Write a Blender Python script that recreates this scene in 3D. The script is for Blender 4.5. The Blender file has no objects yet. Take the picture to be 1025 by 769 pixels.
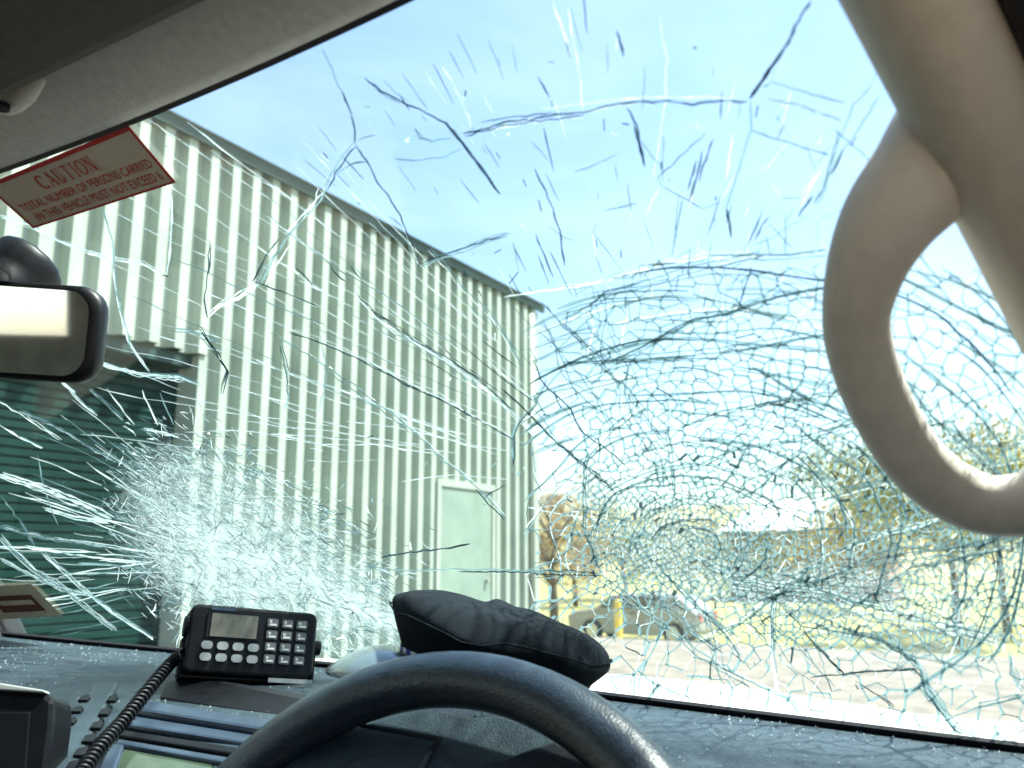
import bpy, bmesh, math, random
import numpy as np
from mathutils import Vector, Matrix, noise
from mathutils.bvhtree import BVHTree
from mathutils.geometry import delaunay_2d_cdt

scene = bpy.context.scene
COL = scene.collection
R = math.radians

# ------------------------------------------------------------------ camera
EYE = Vector((0.0, 0.0, 1.35))
YAW, PITCH = R(31.5), R(11.2)
FPX = 887.0                      # focal length in pixels at 1024 wide
cam_d = bpy.data.cameras.new('camera')
cam = bpy.data.objects.new('camera', cam_d); COL.objects.link(cam)
cam.location = EYE
cam.rotation_euler = (R(90) + PITCH, 0, YAW)
cam_d.sensor_width = 36.0
cam_d.lens = 36.0 * FPX / 1024.0
cam_d.clip_start = 0.02
cam_d.clip_end = 2000
cam_d.dof.use_dof = True
cam_d.dof.focus_distance = 1.05
cam_d.dof.aperture_fstop = 7.0
scene.camera = cam

# ------------------------------------------------------------------ light
SUN_TO = Vector((0.36, 0.30, 0.88)).normalized()      # from the scene to the sun
SUN_EL = math.asin(SUN_TO.z)
SUN_AZ = math.atan2(SUN_TO.x, SUN_TO.y)
world = bpy.data.worlds.new('World'); scene.world = world
world.use_nodes = True
wn, wl = world.node_tree.nodes, world.node_tree.links
wn.clear()
sky = wn.new('ShaderNodeTexSky'); sky.sky_type = 'NISHITA'; sky.sun_disc = False
sky.sun_elevation = SUN_EL; sky.sun_rotation = SUN_AZ
sky.air_density = 1.2; sky.dust_density = 1.2; sky.ozone_density = 1.0
# thin high cloud over the whole sky
tc = wn.new('ShaderNodeTexCoord')
mp = wn.new('ShaderNodeMapping'); mp.inputs['Scale'].default_value = (1.0, 1.0, 3.2)
nz = wn.new('ShaderNodeTexNoise'); nz.inputs['Scale'].default_value = 2.2; nz.inputs['Detail'].default_value = 4
nz.inputs['Roughness'].default_value = 0.6; nz.inputs['Distortion'].default_value = 0.6
cr = wn.new('ShaderNodeValToRGB')
cr.color_ramp.elements[0].position = 0.46; cr.color_ramp.elements[0].color = (0, 0, 0, 1)
cr.color_ramp.elements[1].position = 0.78; cr.color_ramp.elements[1].color = (0.10, 0.10, 0.10, 1)
mixc = wn.new('ShaderNodeMix'); mixc.data_type = 'RGBA'
mixc.inputs[7].default_value = (9.0, 9.6, 10.0, 1)
bg = wn.new('ShaderNodeBackground'); bg.inputs['Strength'].default_value = 0.085
wo = wn.new('ShaderNodeOutputWorld')
wl.new(tc.outputs['Generated'], mp.inputs['Vector']); wl.new(mp.outputs['Vector'], nz.inputs['Vector'])
wl.new(nz.outputs['Fac'], cr.inputs['Fac']); wl.new(cr.outputs['Color'], mixc.inputs[0])
wl.new(sky.outputs['Color'], mixc.inputs[6]); wl.new(mixc.outputs[2], bg.inputs['Color'])
wl.new(bg.outputs['Background'], wo.inputs['Surface'])
sun_d = bpy.data.lights.new('sun', 'SUN'); sun_d.energy = 4.6; sun_d.angle = R(2.6)        # disc widened to blur crack shadows on the dashboard
sun_d.color = (1.0, 0.95, 0.86)
sun = bpy.data.objects.new('sun', sun_d); COL.objects.link(sun)
sun.rotation_euler = (-SUN_TO).to_track_quat('-Z', 'Y').to_euler()
sun.location = (0, 0, 30)
scene.view_settings.view_transform = 'Standard'
scene.view_settings.look = 'None'
scene.view_settings.gamma = 1.0
scene.view_settings.use_curve_mapping = False
scene.view_settings.exposure = 2.0
try:
    scene.cycles.transparent_max_bounces = 24
    scene.cycles.max_bounces = 8
    scene.cycles.diffuse_bounces = 3
    scene.cycles.caustics_reflective = False
    scene.cycles.caustics_refractive = False
except Exception:
    pass

# ------------------------------------------------------------------ helpers
CY, SY, CP, SP = math.cos(YAW), math.sin(YAW), math.cos(PITCH), math.sin(PITCH)
def ray(px, py):
    a = (px - 512.0) / FPX; b = (384.0 - py) / FPX
    f = CP - SP * b; u = SP + CP * b
    return Vector((a * CY - f * SY, a * SY + f * CY, u))
def at_y(px, py, y):
    r = ray(px, py); return EYE + r * (y / r.y)
def at_x(px, py, x):
    r = ray(px, py); return EYE + r * (x / r.x)
def at_plane(px, py, p0, n):
    r = ray(px, py); n = Vector(n)
    return EYE + r * ((Vector(p0) - EYE).dot(n) / r.dot(n))
def at_dist(px, py, d):
    r = ray(px, py); return EYE + r * d

ORI = {}
def empty(name, loc, label=None, cat=None, group=None):
    o = bpy.data.objects.new(name, None); COL.objects.link(o)
    o.empty_display_size = 0.1
    o.location = loc; ORI[o] = Vector(loc)
    if label: o['label'] = label
    if cat: o['category'] = cat
    if group: o['group'] = group
    return o
def obj(name, verts, faces, mats, parent=None, origin=None, smooth=False, fmat=None, label=None):
    """one mesh object; verts in world space"""
    if parent is not None: org = ORI[parent]
    elif origin is not None: org = Vector(origin)
    else: org = Vector((0, 0, 0))
    me = bpy.data.meshes.new(name)
    me.from_pydata([tuple(Vector(v) - org) for v in verts], [], faces)
    if not isinstance(mats, (list, tuple)): mats = [mats]
    for m in mats: me.materials.append(m)
    if fmat is not None: me.polygons.foreach_set('material_index', fmat)
    if smooth: me.polygons.foreach_set('use_smooth', [True] * len(me.polygons))
    me.update()
    o = bpy.data.objects.new(name, me); COL.objects.link(o)
    if parent is not None: o.parent = parent
    else: o.location = org
    ORI[o] = org
    if label: o['label'] = label
    return o
def fix_normals(o):
    bm = bmesh.new(); bm.from_mesh(o.data)
    bmesh.ops.recalc_face_normals(bm, faces=bm.faces)
    bm.to_mesh(o.data); bm.free(); return o
def bevel(o, w, seg=2, ang=0.6):
    m = o.modifiers.new('bevel', 'BEVEL'); m.width = w; m.segments = seg
    m.limit_method = 'ANGLE'; m.angle_limit = ang; m.harden_normals = False
    return o
def subsurf(o, lv=2):
    m = o.modifiers.new('sub', 'SUBSURF'); m.levels = lv; m.render_levels = lv; return o
class MB:
    def __init__(s): s.v = []; s.f = []; s.m = []
    def add(s, vs, fs, mi=0):
        b = len(s.v); s.v += [Vector(v) for v in vs]
        s.f += [tuple(i + b for i in f) for f in fs]; s.m += [mi] * len(fs)
    def box(s, a, b, mi=0):
        x0, y0, z0 = a; x1, y1, z1 = b
        s.add([(x0,y0,z0),(x1,y0,z0),(x1,y1,z0),(x0,y1,z0),(x0,y0,z1),(x1,y0,z1),(x1,y1,z1),(x0,y1,z1)],
              [(0,3,2,1),(4,5,6,7),(0,1,5,4),(1,2,6,5),(2,3,7,6),(3,0,4,7)], mi)
    def frame_box(s, c, ax, ay, az, mi=0):
        c, ax, ay, az = Vector(c), Vector(ax), Vector(ay), Vector(az)
        vs = [c + ax*i + ay*j + az*k for k in (-1,1) for (i,j) in ((-1,-1),(1,-1),(1,1),(-1,1))]
        fs = [(0,3,2,1),(4,5,6,7),(0,1,5,4),(1,2,6,5),(2,3,7,6),(3,0,4,7)]
        if ax.cross(ay).dot(az) < 0: fs = [f[::-1] for f in fs]
        s.add(vs, fs, mi)
    def tube(s, pts, rad, n=10, mi=0, cap=True, up=None, ell=1.0):
        pts = [Vector(p) for p in pts]
        if not hasattr(rad, '__len__'): rad = [rad] * len(pts)
        base = len(s.v); prev = None
        for i, p in enumerate(pts):
            t = (pts[min(i+1, len(pts)-1)] - pts[max(i-1, 0)]).normalized()
            ref = Vector(up) if up is not None else (prev if prev is not None else Vector((0.31, 0.2, 0.93)))
            a = ref - t * ref.dot(t)
            if a.length < 1e-5: a = t.orthogonal()
            a.normalize(); b = t.cross(a); prev = a
            for k in range(n):
                q = 2*math.pi*k/n
                s.v.append(p + a*math.cos(q)*rad[i]*ell + b*math.sin(q)*rad[i])
        for i in range(len(pts)-1):
            for k in range(n):
                s.f.append((base+i*n+k, base+i*n+(k+1)%n, base+(i+1)*n+(k+1)%n, base+(i+1)*n+k)); s.m.append(mi)
        if cap:
            s.f.append(tuple(base+k for k in range(n))[::-1]); s.m.append(mi)
            s.f.append(tuple(base+(len(pts)-1)*n+k for k in range(n))); s.m.append(mi)
    def prism(s, poly, d, mi=0):
        """extrude polygon (list of Vector) by vector d"""
        n = len(poly); poly = [Vector(p) for p in poly]; d = Vector(d)
        s.add(poly + [p + d for p in poly],
              [tuple(range(n))[::-1], tuple(range(n, 2*n))] + [(i, (i+1)%n, n+(i+1)%n, n+i) for i in range(n)], mi)
    def build(s, name, mats, parent=None, **k):
        o = obj(name, s.v, s.f, mats, parent, fmat=s.m, **k); return o
def spline(pts, n=8):
    """Catmull-Rom through points"""
    P = [Vector(p) for p in pts]; out = []
    for i in range(len(P)-1):
        p0, p1, p2, p3 = P[max(i-1,0)], P[i], P[i+1], P[min(i+2, len(P)-1)]
        for k in range(n):
            t = k/n
            out.append(0.5*((2*p1)+(p2-p0)*t+(2*p0-5*p1+4*p2-p3)*t*t+(3*p1-p0-3*p2+p3)*t**3))
    out.append(P[-1]); return out

# ------------------------------------------------------------------ materials
def mat(name, col, rough=0.6, metal=0.0, var=0.0, vscale=20.0, bump=0.0, bscale=200.0, spec=0.5, coat=0.0, detail=4):
    m = bpy.data.materials.new(name); m.use_nodes = True
    nt = m.node_tree; p = nt.nodes['Principled BSDF']
    p.inputs['Base Color'].default_value = (*col, 1); p.inputs['Roughness'].default_value = rough
    p.inputs['Metallic'].default_value = metal; p.inputs['Specular IOR Level'].default_value = spec
    if coat: p.inputs['Coat Weight'].default_value = coat; p.inputs['Coat Roughness'].default_value = 0.08
    tcn = nt.nodes.new('ShaderNodeTexCoord')
    if var:
        n = nt.nodes.new('ShaderNodeTexNoise'); n.inputs['Scale'].default_value = vscale; n.inputs['Detail'].default_value = detail
        nt.links.new(tcn.outputs['Object'], n.inputs['Vector'])
        mx = nt.nodes.new('ShaderNodeMix'); mx.data_type = 'RGBA'
        mx.inputs[6].default_value = (*[max(0, c*(1-var)) for c in col], 1)
        mx.inputs[7].default_value = (*[min(1, c*(1+var)) for c in col], 1)
        rp = nt.nodes.new('ShaderNodeMapRange'); rp.inputs['From Min'].default_value = 0.3; rp.inputs['From Max'].default_value = 0.7
        nt.links.new(n.outputs['Fac'], rp.inputs['Value']); nt.links.new(rp.outputs['Result'], mx.inputs[0])
        nt.links.new(mx.outputs[2], p.inputs['Base Color'])
    if bump:
        n2 = nt.nodes.new('ShaderNodeTexNoise'); n2.inputs['Scale'].default_value = bscale; n2.inputs['Detail'].default_value = 3
        nt.links.new(tcn.outputs['Object'], n2.inputs['Vector'])
        b = nt.nodes.new('ShaderNodeBump'); b.inputs['Strength'].default_value = bump; b.inputs['Distance'].default_value = 0.002
        nt.links.new(n2.outputs['Fac'], b.inputs['Height']); nt.links.new(b.outputs['Normal'], p.inputs['Normal'])
    return m
def crack_mat(name, col, transl=0.5, clear=0.0, gloss=0.15):
    """broken glass edge: scatters light both ways, a little shine"""
    m = bpy.data.materials.new(name); m.use_nodes = True
    nt = m.node_tree; nt.nodes.clear()
    out = nt.nodes.new('ShaderNodeOutputMaterial')
    d = nt.nodes.new('ShaderNodeBsdfDiffuse'); d.inputs['Color'].default_value = (*col, 1)
    t = nt.nodes.new('ShaderNodeBsdfTranslucent'); t.inputs['Color'].default_value = (*col, 1)
    g = nt.nodes.new('ShaderNodeBsdfGlossy'); g.inputs['Color'].default_value = (0.9, 0.95, 1, 1); g.inputs['Roughness'].default_value = 0.12
    tr = nt.nodes.new('ShaderNodeBsdfTransparent'); tr.inputs['Color'].default_value = (0.85, 0.95, 0.95, 1)
    m1 = nt.nodes.new('ShaderNodeMixShader'); m1.inputs[0].default_value = transl
    m2 = nt.nodes.new('ShaderNodeMixShader'); m2.inputs[0].default_value = gloss
    m3 = nt.nodes.new('ShaderNodeMixShader'); m3.inputs[0].default_value = clear
    L = nt.links.new
    L(d.outputs[0], m1.inputs[1]); L(t.outputs[0], m1.inputs[2])
    L(m1.outputs[0], m2.inputs[1]); L(g.outputs[0], m2.inputs[2])
    L(m2.outputs[0], m3.inputs[1]); L(tr.outputs[0], m3.inputs[2])
    L(m3.outputs[0], out.inputs['Surface'])
    return m
def glass_mat(name, tint, refl=0.08, dust=0.0, dust_scale=30.0):
    m = bpy.data.materials.new(name); m.use_nodes = True
    nt = m.node_tree; nt.nodes.clear(); L = nt.links.new
    out = nt.nodes.new('ShaderNodeOutputMaterial')
    tr = nt.nodes.new('ShaderNodeBsdfTransparent'); tr.inputs['Color'].default_value = (*tint, 1)
    g = nt.nodes.new('ShaderNodeBsdfGlossy'); g.inputs['Roughness'].default_value = 0.03
    fr = nt.nodes.new('ShaderNodeFresnel'); fr.inputs['IOR'].default_value = 1.45
    mm = nt.nodes.new('ShaderNodeMath'); mm.operation = 'MULTIPLY'; mm.inputs[1].default_value = refl / 0.08 * 0.35
    mx = nt.nodes.new('ShaderNodeMixShader')
    L(fr.outputs[0], mm.inputs[0]); L(mm.outputs[0], mx.inputs[0]); L(tr.outputs[0], mx.inputs[1]); L(g.outputs[0], mx.inputs[2])
    last = mx
    if dust:
        tcn = nt.nodes.new('ShaderNodeTexCoord')
        n = nt.nodes.new('ShaderNodeTexNoise'); n.inputs['Scale'].default_value = dust_scale; n.inputs['Detail'].default_value = 2; n.inputs['Roughness'].default_value = 0.75
        L(tcn.outputs['Object'], n.inputs['Vector'])
        rp = nt.nodes.new('ShaderNodeMapRange'); rp.inputs['From Min'].default_value = 0.4; rp.inputs['From Max'].default_value = 0.8
        rp.inputs['To Min'].default_value = dust*0.35; rp.inputs['To Max'].default_value = dust*2
        L(n.outputs['Fac'], rp.inputs['Value'])
        dd = nt.nodes.new('ShaderNodeBsdfTranslucent'); dd.inputs['Color'].default_value = (0.75, 0.82, 0.8, 1)
        m4 = nt.nodes.new('ShaderNodeMixShader')
        L(rp.outputs[0], m4.inputs[0]); L(mx.outputs[0], m4.inputs[1]); L(dd.outputs[0], m4.inputs[2]); last = m4
    L(last.outputs[0], out.inputs['Surface'])
    return m

M = {}
M['gravel'] = mat('gravel', (0.17, 0.145, 0.12), 0.95, var=0.35, vscale=3, bump=0.6, bscale=60)
M['grass'] = mat('grass', (0.26, 0.235, 0.08), 0.95, var=0.45, vscale=0.6, bump=0.6, bscale=20)
M['hill'] = mat('hill', (0.30, 0.25, 0.12), 0.95, var=0.4, vscale=0.08)
M['steel'] = mat('wall_steel', (0.325, 0.38, 0.32), 0.5, var=0.14, vscale=1.6, detail=8)
M['fascia'] = mat('fascia_green', (0.016, 0.048, 0.041), 0.5, var=0.15, vscale=3)
M['roller'] = mat('roller_green', (0.004, 0.026, 0.020), 0.7, spec=0.1, var=0.2, vscale=2)
M['doorpaint'] = mat('door_paint', (0.20, 0.27, 0.22), 0.5, var=0.1, vscale=4)
M['roof'] = mat('roof_steel', (0.35, 0.42, 0.38), 0.5)
M['carpaint'] = mat('white_paint', (0.80, 0.80, 0.78), 0.3, coat=0.5, var=0.03, vscale=5)
M['dash'] = mat('dash_plastic', (0.024, 0.041, 0.052), 0.42, var=0.25, vscale=60, bump=0.5, bscale=700, spec=0.6)
M['dashdark'] = mat('dark_plastic', (0.012, 0.014, 0.018), 0.45, bump=0.2, bscale=600)
M['trim'] = mat('silver_trim', (0.035, 0.055, 0.085), 0.35, metal=0.2, var=0.2, vscale=40)
M['black'] = mat('black_plastic', (0.0035, 0.0042, 0.006), 0.45, spec=0.25, var=0.3, vscale=50)
M['rubber'] = mat('black_seal', (0.008, 0.008, 0.012), 0.6)
M['leather'] = mat('wheel_leather', (0.011, 0.022, 0.033), 0.32, bump=0.3, bscale=500, spec=1.0, var=0.3, vscale=80)
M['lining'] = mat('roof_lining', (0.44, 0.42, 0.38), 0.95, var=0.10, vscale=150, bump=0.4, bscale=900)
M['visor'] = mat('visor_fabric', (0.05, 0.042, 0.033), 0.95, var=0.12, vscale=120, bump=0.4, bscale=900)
M['pillar'] = mat('pillar_trim', (0.54, 0.475, 0.40), 0.7, var=0.06, vscale=80, bump=0.2, bscale=900)
M['handle'] = mat('handle_trim', (0.66, 0.58, 0.51), 0.6, var=0.06, vscale=80, bump=0.2, bscale=900)
M['rearfab'] = mat('rear_fabric', (0.40, 0.44, 0.43), 0.9, var=0.3, vscale=9)
M['mirror'] = mat('mirror_silver', (0.85, 0.88, 0.88), 0.035, metal=1.0)
M['cap'] = mat('navy_wool', (0.0045, 0.0085, 0.0125), 0.9, spec=0.15, var=0.25, vscale=60, bump=0.5, bscale=800)
M['patent'] = mat('patent_sky_tint', (0.10, 0.14, 0.15), 0.25, spec=1.0, coat=1.0)  # black patent; pale sky reflection put into the base colour
M['blue'] = mat('check_blue', (0.02, 0.05, 0.35), 0.8)
M['whitecloth'] = mat('check_white', (0.75, 0.76, 0.78), 0.8)
M['paper'] = mat('sticker_paper', (0.62, 0.58, 0.50), 0.8, var=0.05, vscale=60)
M['red'] = mat('sticker_red', (0.50, 0.02, 0.02), 0.7)
M['tan'] = mat('label_tan', (0.55, 0.44, 0.30), 0.8, var=0.15, vscale=90)
M['brown'] = mat('label_brown', (0.12, 0.03, 0.02), 0.8)
M['lcd'] = mat('lcd_grey', (0.13, 0.125, 0.10), 0.3, var=0.2, vscale=30, coat=0.5)
M['button'] = mat('button_grey', (0.30, 0.31, 0.31), 0.5)
M['key'] = mat('key_grey', (0.10, 0.11, 0.12), 0.5)
M['keymark'] = mat('key_mark', (0.55, 0.55, 0.50), 0.6)
M['screen'] = mat('display_green', (0.05, 0.075, 0.05), 0.12, coat=0.4, var=0.5, vscale=12)
M['yellow'] = mat('yellow_paint', (0.75, 0.52, 0.05), 0.5, var=0.1, vscale=10)
M['tyre'] = mat('tyre', (0.015, 0.015, 0.015), 0.9)
M['rim'] = mat('rim_metal', (0.5, 0.5, 0.52), 0.35, metal=0.9)
M['greycar'] = mat('grey_paint', (0.26, 0.25, 0.24), 0.3, coat=0.5)
M['carglass'] = mat('car_glass', (0.03, 0.04, 0.045), 0.08, spec=0.8)
M['lamp'] = mat('lamp_red', (0.4, 0.02, 0.02), 0.2)
M['brick'] = mat('brick_wall', (0.30, 0.17, 0.11), 0.9, var=0.25, vscale=4)
M['whiteroof'] = mat('white_roof', (0.75, 0.74, 0.72), 0.5, var=0.05)
M['bark'] = mat('bark', (0.12, 0.09, 0.065), 0.95, var=0.4, vscale=6, bump=0.8, bscale=20)
def leaf_mat(name, a):
    m = mat(name, a, 0.7, var=0.4, vscale=0.9); return m
M['leafy'] = leaf_mat('leaf_yellow', (0.42, 0.33, 0.09))
M['leafg'] = leaf_mat('leaf_olive', (0.24, 0.25, 0.09))
M['leafb'] = leaf_mat('leaf_brown', (0.30, 0.20, 0.10))
M['crumb'] = crack_mat('glass_crumb', (0.80, 0.88, 0.92), 0.4, 0.0, 0.35)
M['crack_white'] = crack_mat('crack_white', (0.78, 0.88, 0.88), 0.6, 0.22, 0.12)  # bright copy of the crack glass: sunlit facets put into colour
M['crack_teal'] = crack_mat('crack_teal', (0.17, 0.275, 0.295), 0.6, 0.18, 0.07)
M['crack_dark'] = crack_mat('crack_dark', (0.020, 0.050, 0.065), 0.5, 0.05, 0.04)  # dark copy: facets turned from the sun put into colour
M['glass'] = glass_mat('windscreen_glass', (0.86, 0.955, 0.945), 0.018, 0.0012, 25)
M['glass_out'] = glass_mat('windscreen_outer', (0.97, 0.99, 0.985), 0.02)

# ================================================================== SETTING
rng = random.Random(7)
def ground_z(x, y):
    t = min(1, max(0, (y - 13.5) / 12.0)); t = t*t*(3-2*t)
    return -1.15 * t
def build_ground():
    xs = [-900,-300,-120,-60,-40,-25] + [-20+2*i for i in range(30)] + [45,60,90,150,300,900]
    ys = [-900,-200,-60,-20] + [-10+1.5*i for i in range(32)] + [42,50,70,100,160,300,900]
    v = [(x, y, ground_z(x, y)) for y in ys for x in xs]
    n = len(xs)
    f = [(j*n+i, j*n+i+1, (j+1)*n+i+1, (j+1)*n+i) for j in range(len(ys)-1) for i in range(n-1)]
    o = obj('ground', v, f, M['grass'], smooth=True); o['kind'] = 'structure'
    xs = [-20+2*i for i in range(26)]; ys = [-14+1.0*i for i in range(33)]; n = len(xs)
    v = [(x, y + (0.8*math.sin(x*0.5) if y > 16 else 0), 0) for y in ys for x in xs]
    v = [(x, y, ground_z(x, y) + 0.012) for x, y, z in v]
    f = [(j*n+i, j*n+i+1, (j+1)*n+i+1, (j+1)*n+i) for j in range(len(ys)-1) for i in range(n-1)]
    o = obj('gravel_yard', v, f, M['gravel'], smooth=True); o['kind'] = 'structure'
build_ground()
def build_hill(name, x0, x1, y0, h, dep, seed):
    nx, ny = 40, 10; v = []
    for j in range(ny+1):
        for i in range(nx+1):
            s, t = i/nx, j/ny
            x = x0+(x1-x0)*s; y = y0+dep*t
            e = math.sin(math.pi*min(1, max(0, s)))**0.6
            z = -1.3 + h*e*math.sin(t*math.pi*0.5)*(0.75+0.35*noise.noise(Vector((s*4+seed, t*2, seed))))
            v.append((x, y, z))
    f = [(j*(nx+1)+i, j*(nx+1)+i+1, (j+1)*(nx+1)+i+1, (j+1)*(nx+1)+i) for j in range(ny) for i in range(nx)]
    o = obj(name, v, f, M['hill'], smooth=True); o['kind'] = 'structure'
build_hill('hill', -260, 260, 150, 24, 120, 3.3)
build_hill('hill', 10, 150, 70, 6.0, 60, 8.1)

# ------------------------------------------------------------------ shed
SX = -6.6                        # wall plane
YE = 11.72                       # far corner
SW = 0.795                       # one sheet = three ribs
HT = 5.26
shed = empty('metal_shed', (SX, 3.0, 0), 'long pale green ribbed steel shed with dark gutter alongside the car', 'shed')
def sheet_mesh(z0, z1):
    pr = [(0, 0)]
    per = SW / 3
    for k in range(3):
        b = k*per
        pr += [(b+0.105, 0), (b+0.132, 0.10), (b+0.232, 0.10), (b+0.259, 0)]
    pr.append((SW, 0))
    v = []; f = []
    for i, (y, x) in enumerate(pr):
        v += [(x, y, z0), (x, y, z1)]
    for i in range(len(pr)-1):
        f.append((2*i, 2*i+2, 2*i+3, 2*i+1))
    me = bpy.data.meshes.new('wall_sheet'); me.from_pydata(v, [], f); me.materials.append(M['steel']); me.update()
    return me
sh_full, sh_top = sheet_mesh(0.02, HT), sheet_mesh(3.20, HT)
for k in range(22):
    y0 = YE - SW*(k+1)
    me = sh_full if (k < 8 or k >= 18) else sh_top
    o = bpy.data.objects.new('wall_sheet', me); COL.objects.link(o); o.parent = shed
    o.location = (rng.uniform(-0.003, 0.003), y0 - 3.0, 0); ORI[o] = ORI[shed]
DY1 = YE - SW*8; DY0 = YE - SW*18
mb = MB()
prof = [(SX+0.096, HT-0.05), (SX+0.13, HT-0.05), (SX+0.15, HT+0.08), (SX+0.13, HT+0.08), (SX+0.11, HT+0.0), (SX+0.096, HT+0.0)]
mb.prism([(x, -6, z) for x, z in prof], (0, YE+6.20, 0))
fix_normals(mb.build('gutter', M['fascia'], shed))
mb = MB(); mb.box((SX-0.02, YE-0.01, 0.0), (SX+0.07, YE+0.10, HT-0.065)); bevel(mb.build('corner_flashing', M['steel'], shed), 0.006)
mb = MB(); mb.tube([(SX+0.12, YE-0.22, HT-0.17), (SX+0.12, YE-0.22, 0.1)], 0.045, 12); mb.build('downpipe', M['steel'], shed, smooth=True)
mb = MB(); mb.add([(SX+0.17, -6, HT+0.06), (SX+0.17, YE+0.1, HT+0.06), (SX-7, YE+0.1, HT+1.3), (SX-7, -6, HT+1.3),
                   (SX-14, -6, HT+0.06), (SX-14, YE+0.1, HT+0.06)], [(0,1,2,3),(3,2,5,4)]); mb.build('roof', M['roof'], shed)
mb = MB(); mb.add([(SX-0.03, YE+0.02, 0), (SX-14, YE+0.02, 0), (SX-14, YE+0.02, HT), (SX-7, YE+0.02, HT+1.25), (SX-0.03, YE+0.02, HT)], [(0,1,2,3,4)])
mb.add([(SX-0.03, -5.7, 0), (SX-14, -5.7, 0), (SX-14, -5.7, HT), (SX-7, -5.7, HT+1.25), (SX-0.03, -5.7, HT)], [(0,1,2,3,4)])
mb.add([(SX-14, -5.7, 0), (SX-14, YE, 0), (SX-14, YE, HT), (SX-14, -5.7, HT)], [(0,1,2,3)]); mb.build('end_wall', M['steel'], shed)
# roller door: curtain of narrow ribs, guides, lintel
mb = MB(); nz_ = 44; hh = 3.12
v = []; f = []
for i in range(nz_):
    z0 = i*hh/nz_; z1 = (i+1)*hh/nz_
    for z, x in ((z0, -0.215), (z0+0.012, -0.188), (z1-0.012, -0.188)):
        v += [(SX+x, DY0, z), (SX+x, DY1, z)]
v += [(SX-0.215, DY0, hh), (SX-0.215, DY1, hh)]
for i in range(len(v)//2-1): f.append((2*i, 2*i+1, 2*i+3, 2*i+2))
rd = obj('roller_door', v, f, M['roller'], shed, label='dark green roller door with fine horizontal ribs')
mb = MB(); mb.box((SX-0.20, DY1-0.10, 0), (SX+0.075, DY1-0.004, 3.19)); mb.build('door_guide', M['steel'], shed)
mb = MB(); mb.box((SX-0.20, DY0+0.004, 0), (SX+0.075, DY0+0.10, 3.19)); mb.build('door_guide', M['steel'], shed)
mb = MB(); mb.box((SX-0.22, DY0+0.01, 3.08), (SX-0.02, DY1-0.01, 3.26)); mb.build('lintel', M['fascia'], shed)
shed.rotation_euler.z = R(1.5)
# small personnel door near the far corner
mb = MB(); mb.box((SX+0.02, 9.12, 0.05), (SX+0.115, 10.36, 2.26)); dr = bevel(mb.build('door', M['doorpaint'], shed, label='plain pale green side door in the ribbed wall'), 0.006)
mb = MB()
for a, b in (((SX+0.0, 9.04, 0.02), (SX+0.13, 9.115, 2.36)), ((SX+0.0, 10.365, 0.02), (SX+0.13, 10.44, 2.36)), ((SX+0.0, 9.118, 2.265), (SX+0.132, 10.362, 2.36))): mb.box(a, b)
mb.build('door_frame', M['steel'], dr)
mb = MB(); mb.tube([(SX+0.115, 10.22, 1.08), (SX+0.165, 10.22, 1.08)], 0.03, 10); mb.build('door_knob', M['rim'], dr)

# ------------------------------------------------------------------ far things
def tree(px, dist_y, height, spread, leafm, label, seed, n=7000, trunk_r=0.16, lean=0.0):
    r = random.Random(seed)
    base = at_y(px, 560, dist_y); bx, by = base.x, base.y; bz = ground_z(bx, by) - 0.05
    t = empty('tree', (bx, by, bz), label, 'tree', 'trees beyond the yard')
    mb = MB(); th = height*0.5
    main = [Vector((bx+lean*k*k, by, bz+th*1.5*k)) + Vector((r.uniform(-.1,.1), r.uniform(-.1,.1), 0))*k*spread for k in (0, .2, .4, .6, .8, 1)]
    mb.tube(main, [trunk_r*(1-0.8*k/5) for k in range(6)], 8)
    tips = [main[-1]]
    for k in range(9):
        s = main[r.choice((2, 3, 3, 4))]; a = r.uniform(0, 6.28); L = spread*r.uniform(.45, .95)
        e = s + Vector((math.cos(a)*L, math.sin(a)*L, height*r.uniform(.12, .38)))
        m_ = (s+e)/2 + Vector((0, 0, height*0.04)); mb.tube([s, m_, e], [trunk_r*.4, trunk_r*.26, trunk_r*.08], 6); tips.append(e)
    mb.build('trunk', M['bark'], t, smooth=True)
    clumps = []
    for e in tips:
        for k in range(4):
            clumps.append((e + Vector((r.gauss(0, .3), r.gauss(0, .3), r.gauss(0, .22)))*spread, spread*r.uniform(.22, .46)))
    v = []; f = []
    for i in range(n):
        c, rad = r.choice(clumps)
        p = c + Vector((r.gauss(0, 1), r.gauss(0, 1), r.gauss(0, .8)))*rad*0.6
        s = spread*r.uniform(.014, .034)
        a = Vector((r.gauss(0, 1), r.gauss(0, 1), r.gauss(0, 1))).normalized(); b = a.orthogonal().normalized()
        c2 = a.cross(b)
        k = len(v); v += [p - b*s*1.6, p + c2*s*.6, p + b*s*1.6, p - c2*s*.6]; f.append((k, k+1, k+2, k+3))
    obj('crown', v, f, leafm, t)
tree(553, 30, 5.2, 1.9, M['leafb'], 'brown-leaved tree just right of the shed corner', 11, trunk_r=.2)
tree(575, 44, 5.4, 2.4, M['leafy'], 'yellow-leaved tree behind the brown one near the shed corner', 12)
tree(625, 52, 5.0, 3.0, M['leafg'], 'olive tree behind the parked grey car', 13)
tree(690, 60, 5.2, 3.2, M['leafy'], 'yellow tree left of the white-roofed house', 14)
tree(742, 56, 4.4, 2.6, M['leafg'], 'low olive tree against the white-roofed house', 15)
tree(885, 46, 6.2, 3.4, M['leafy'], 'yellow tree right of the white-roofed house', 16)
tree(950, 30, 6.0, 2.7, M['leafg'], 'olive tree seen low through the grab handle loop', 17)
tree(1000, 36, 7.2, 3.0, M['leafy'], 'tall yellow tree at the right edge behind the grab handle', 18)

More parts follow.
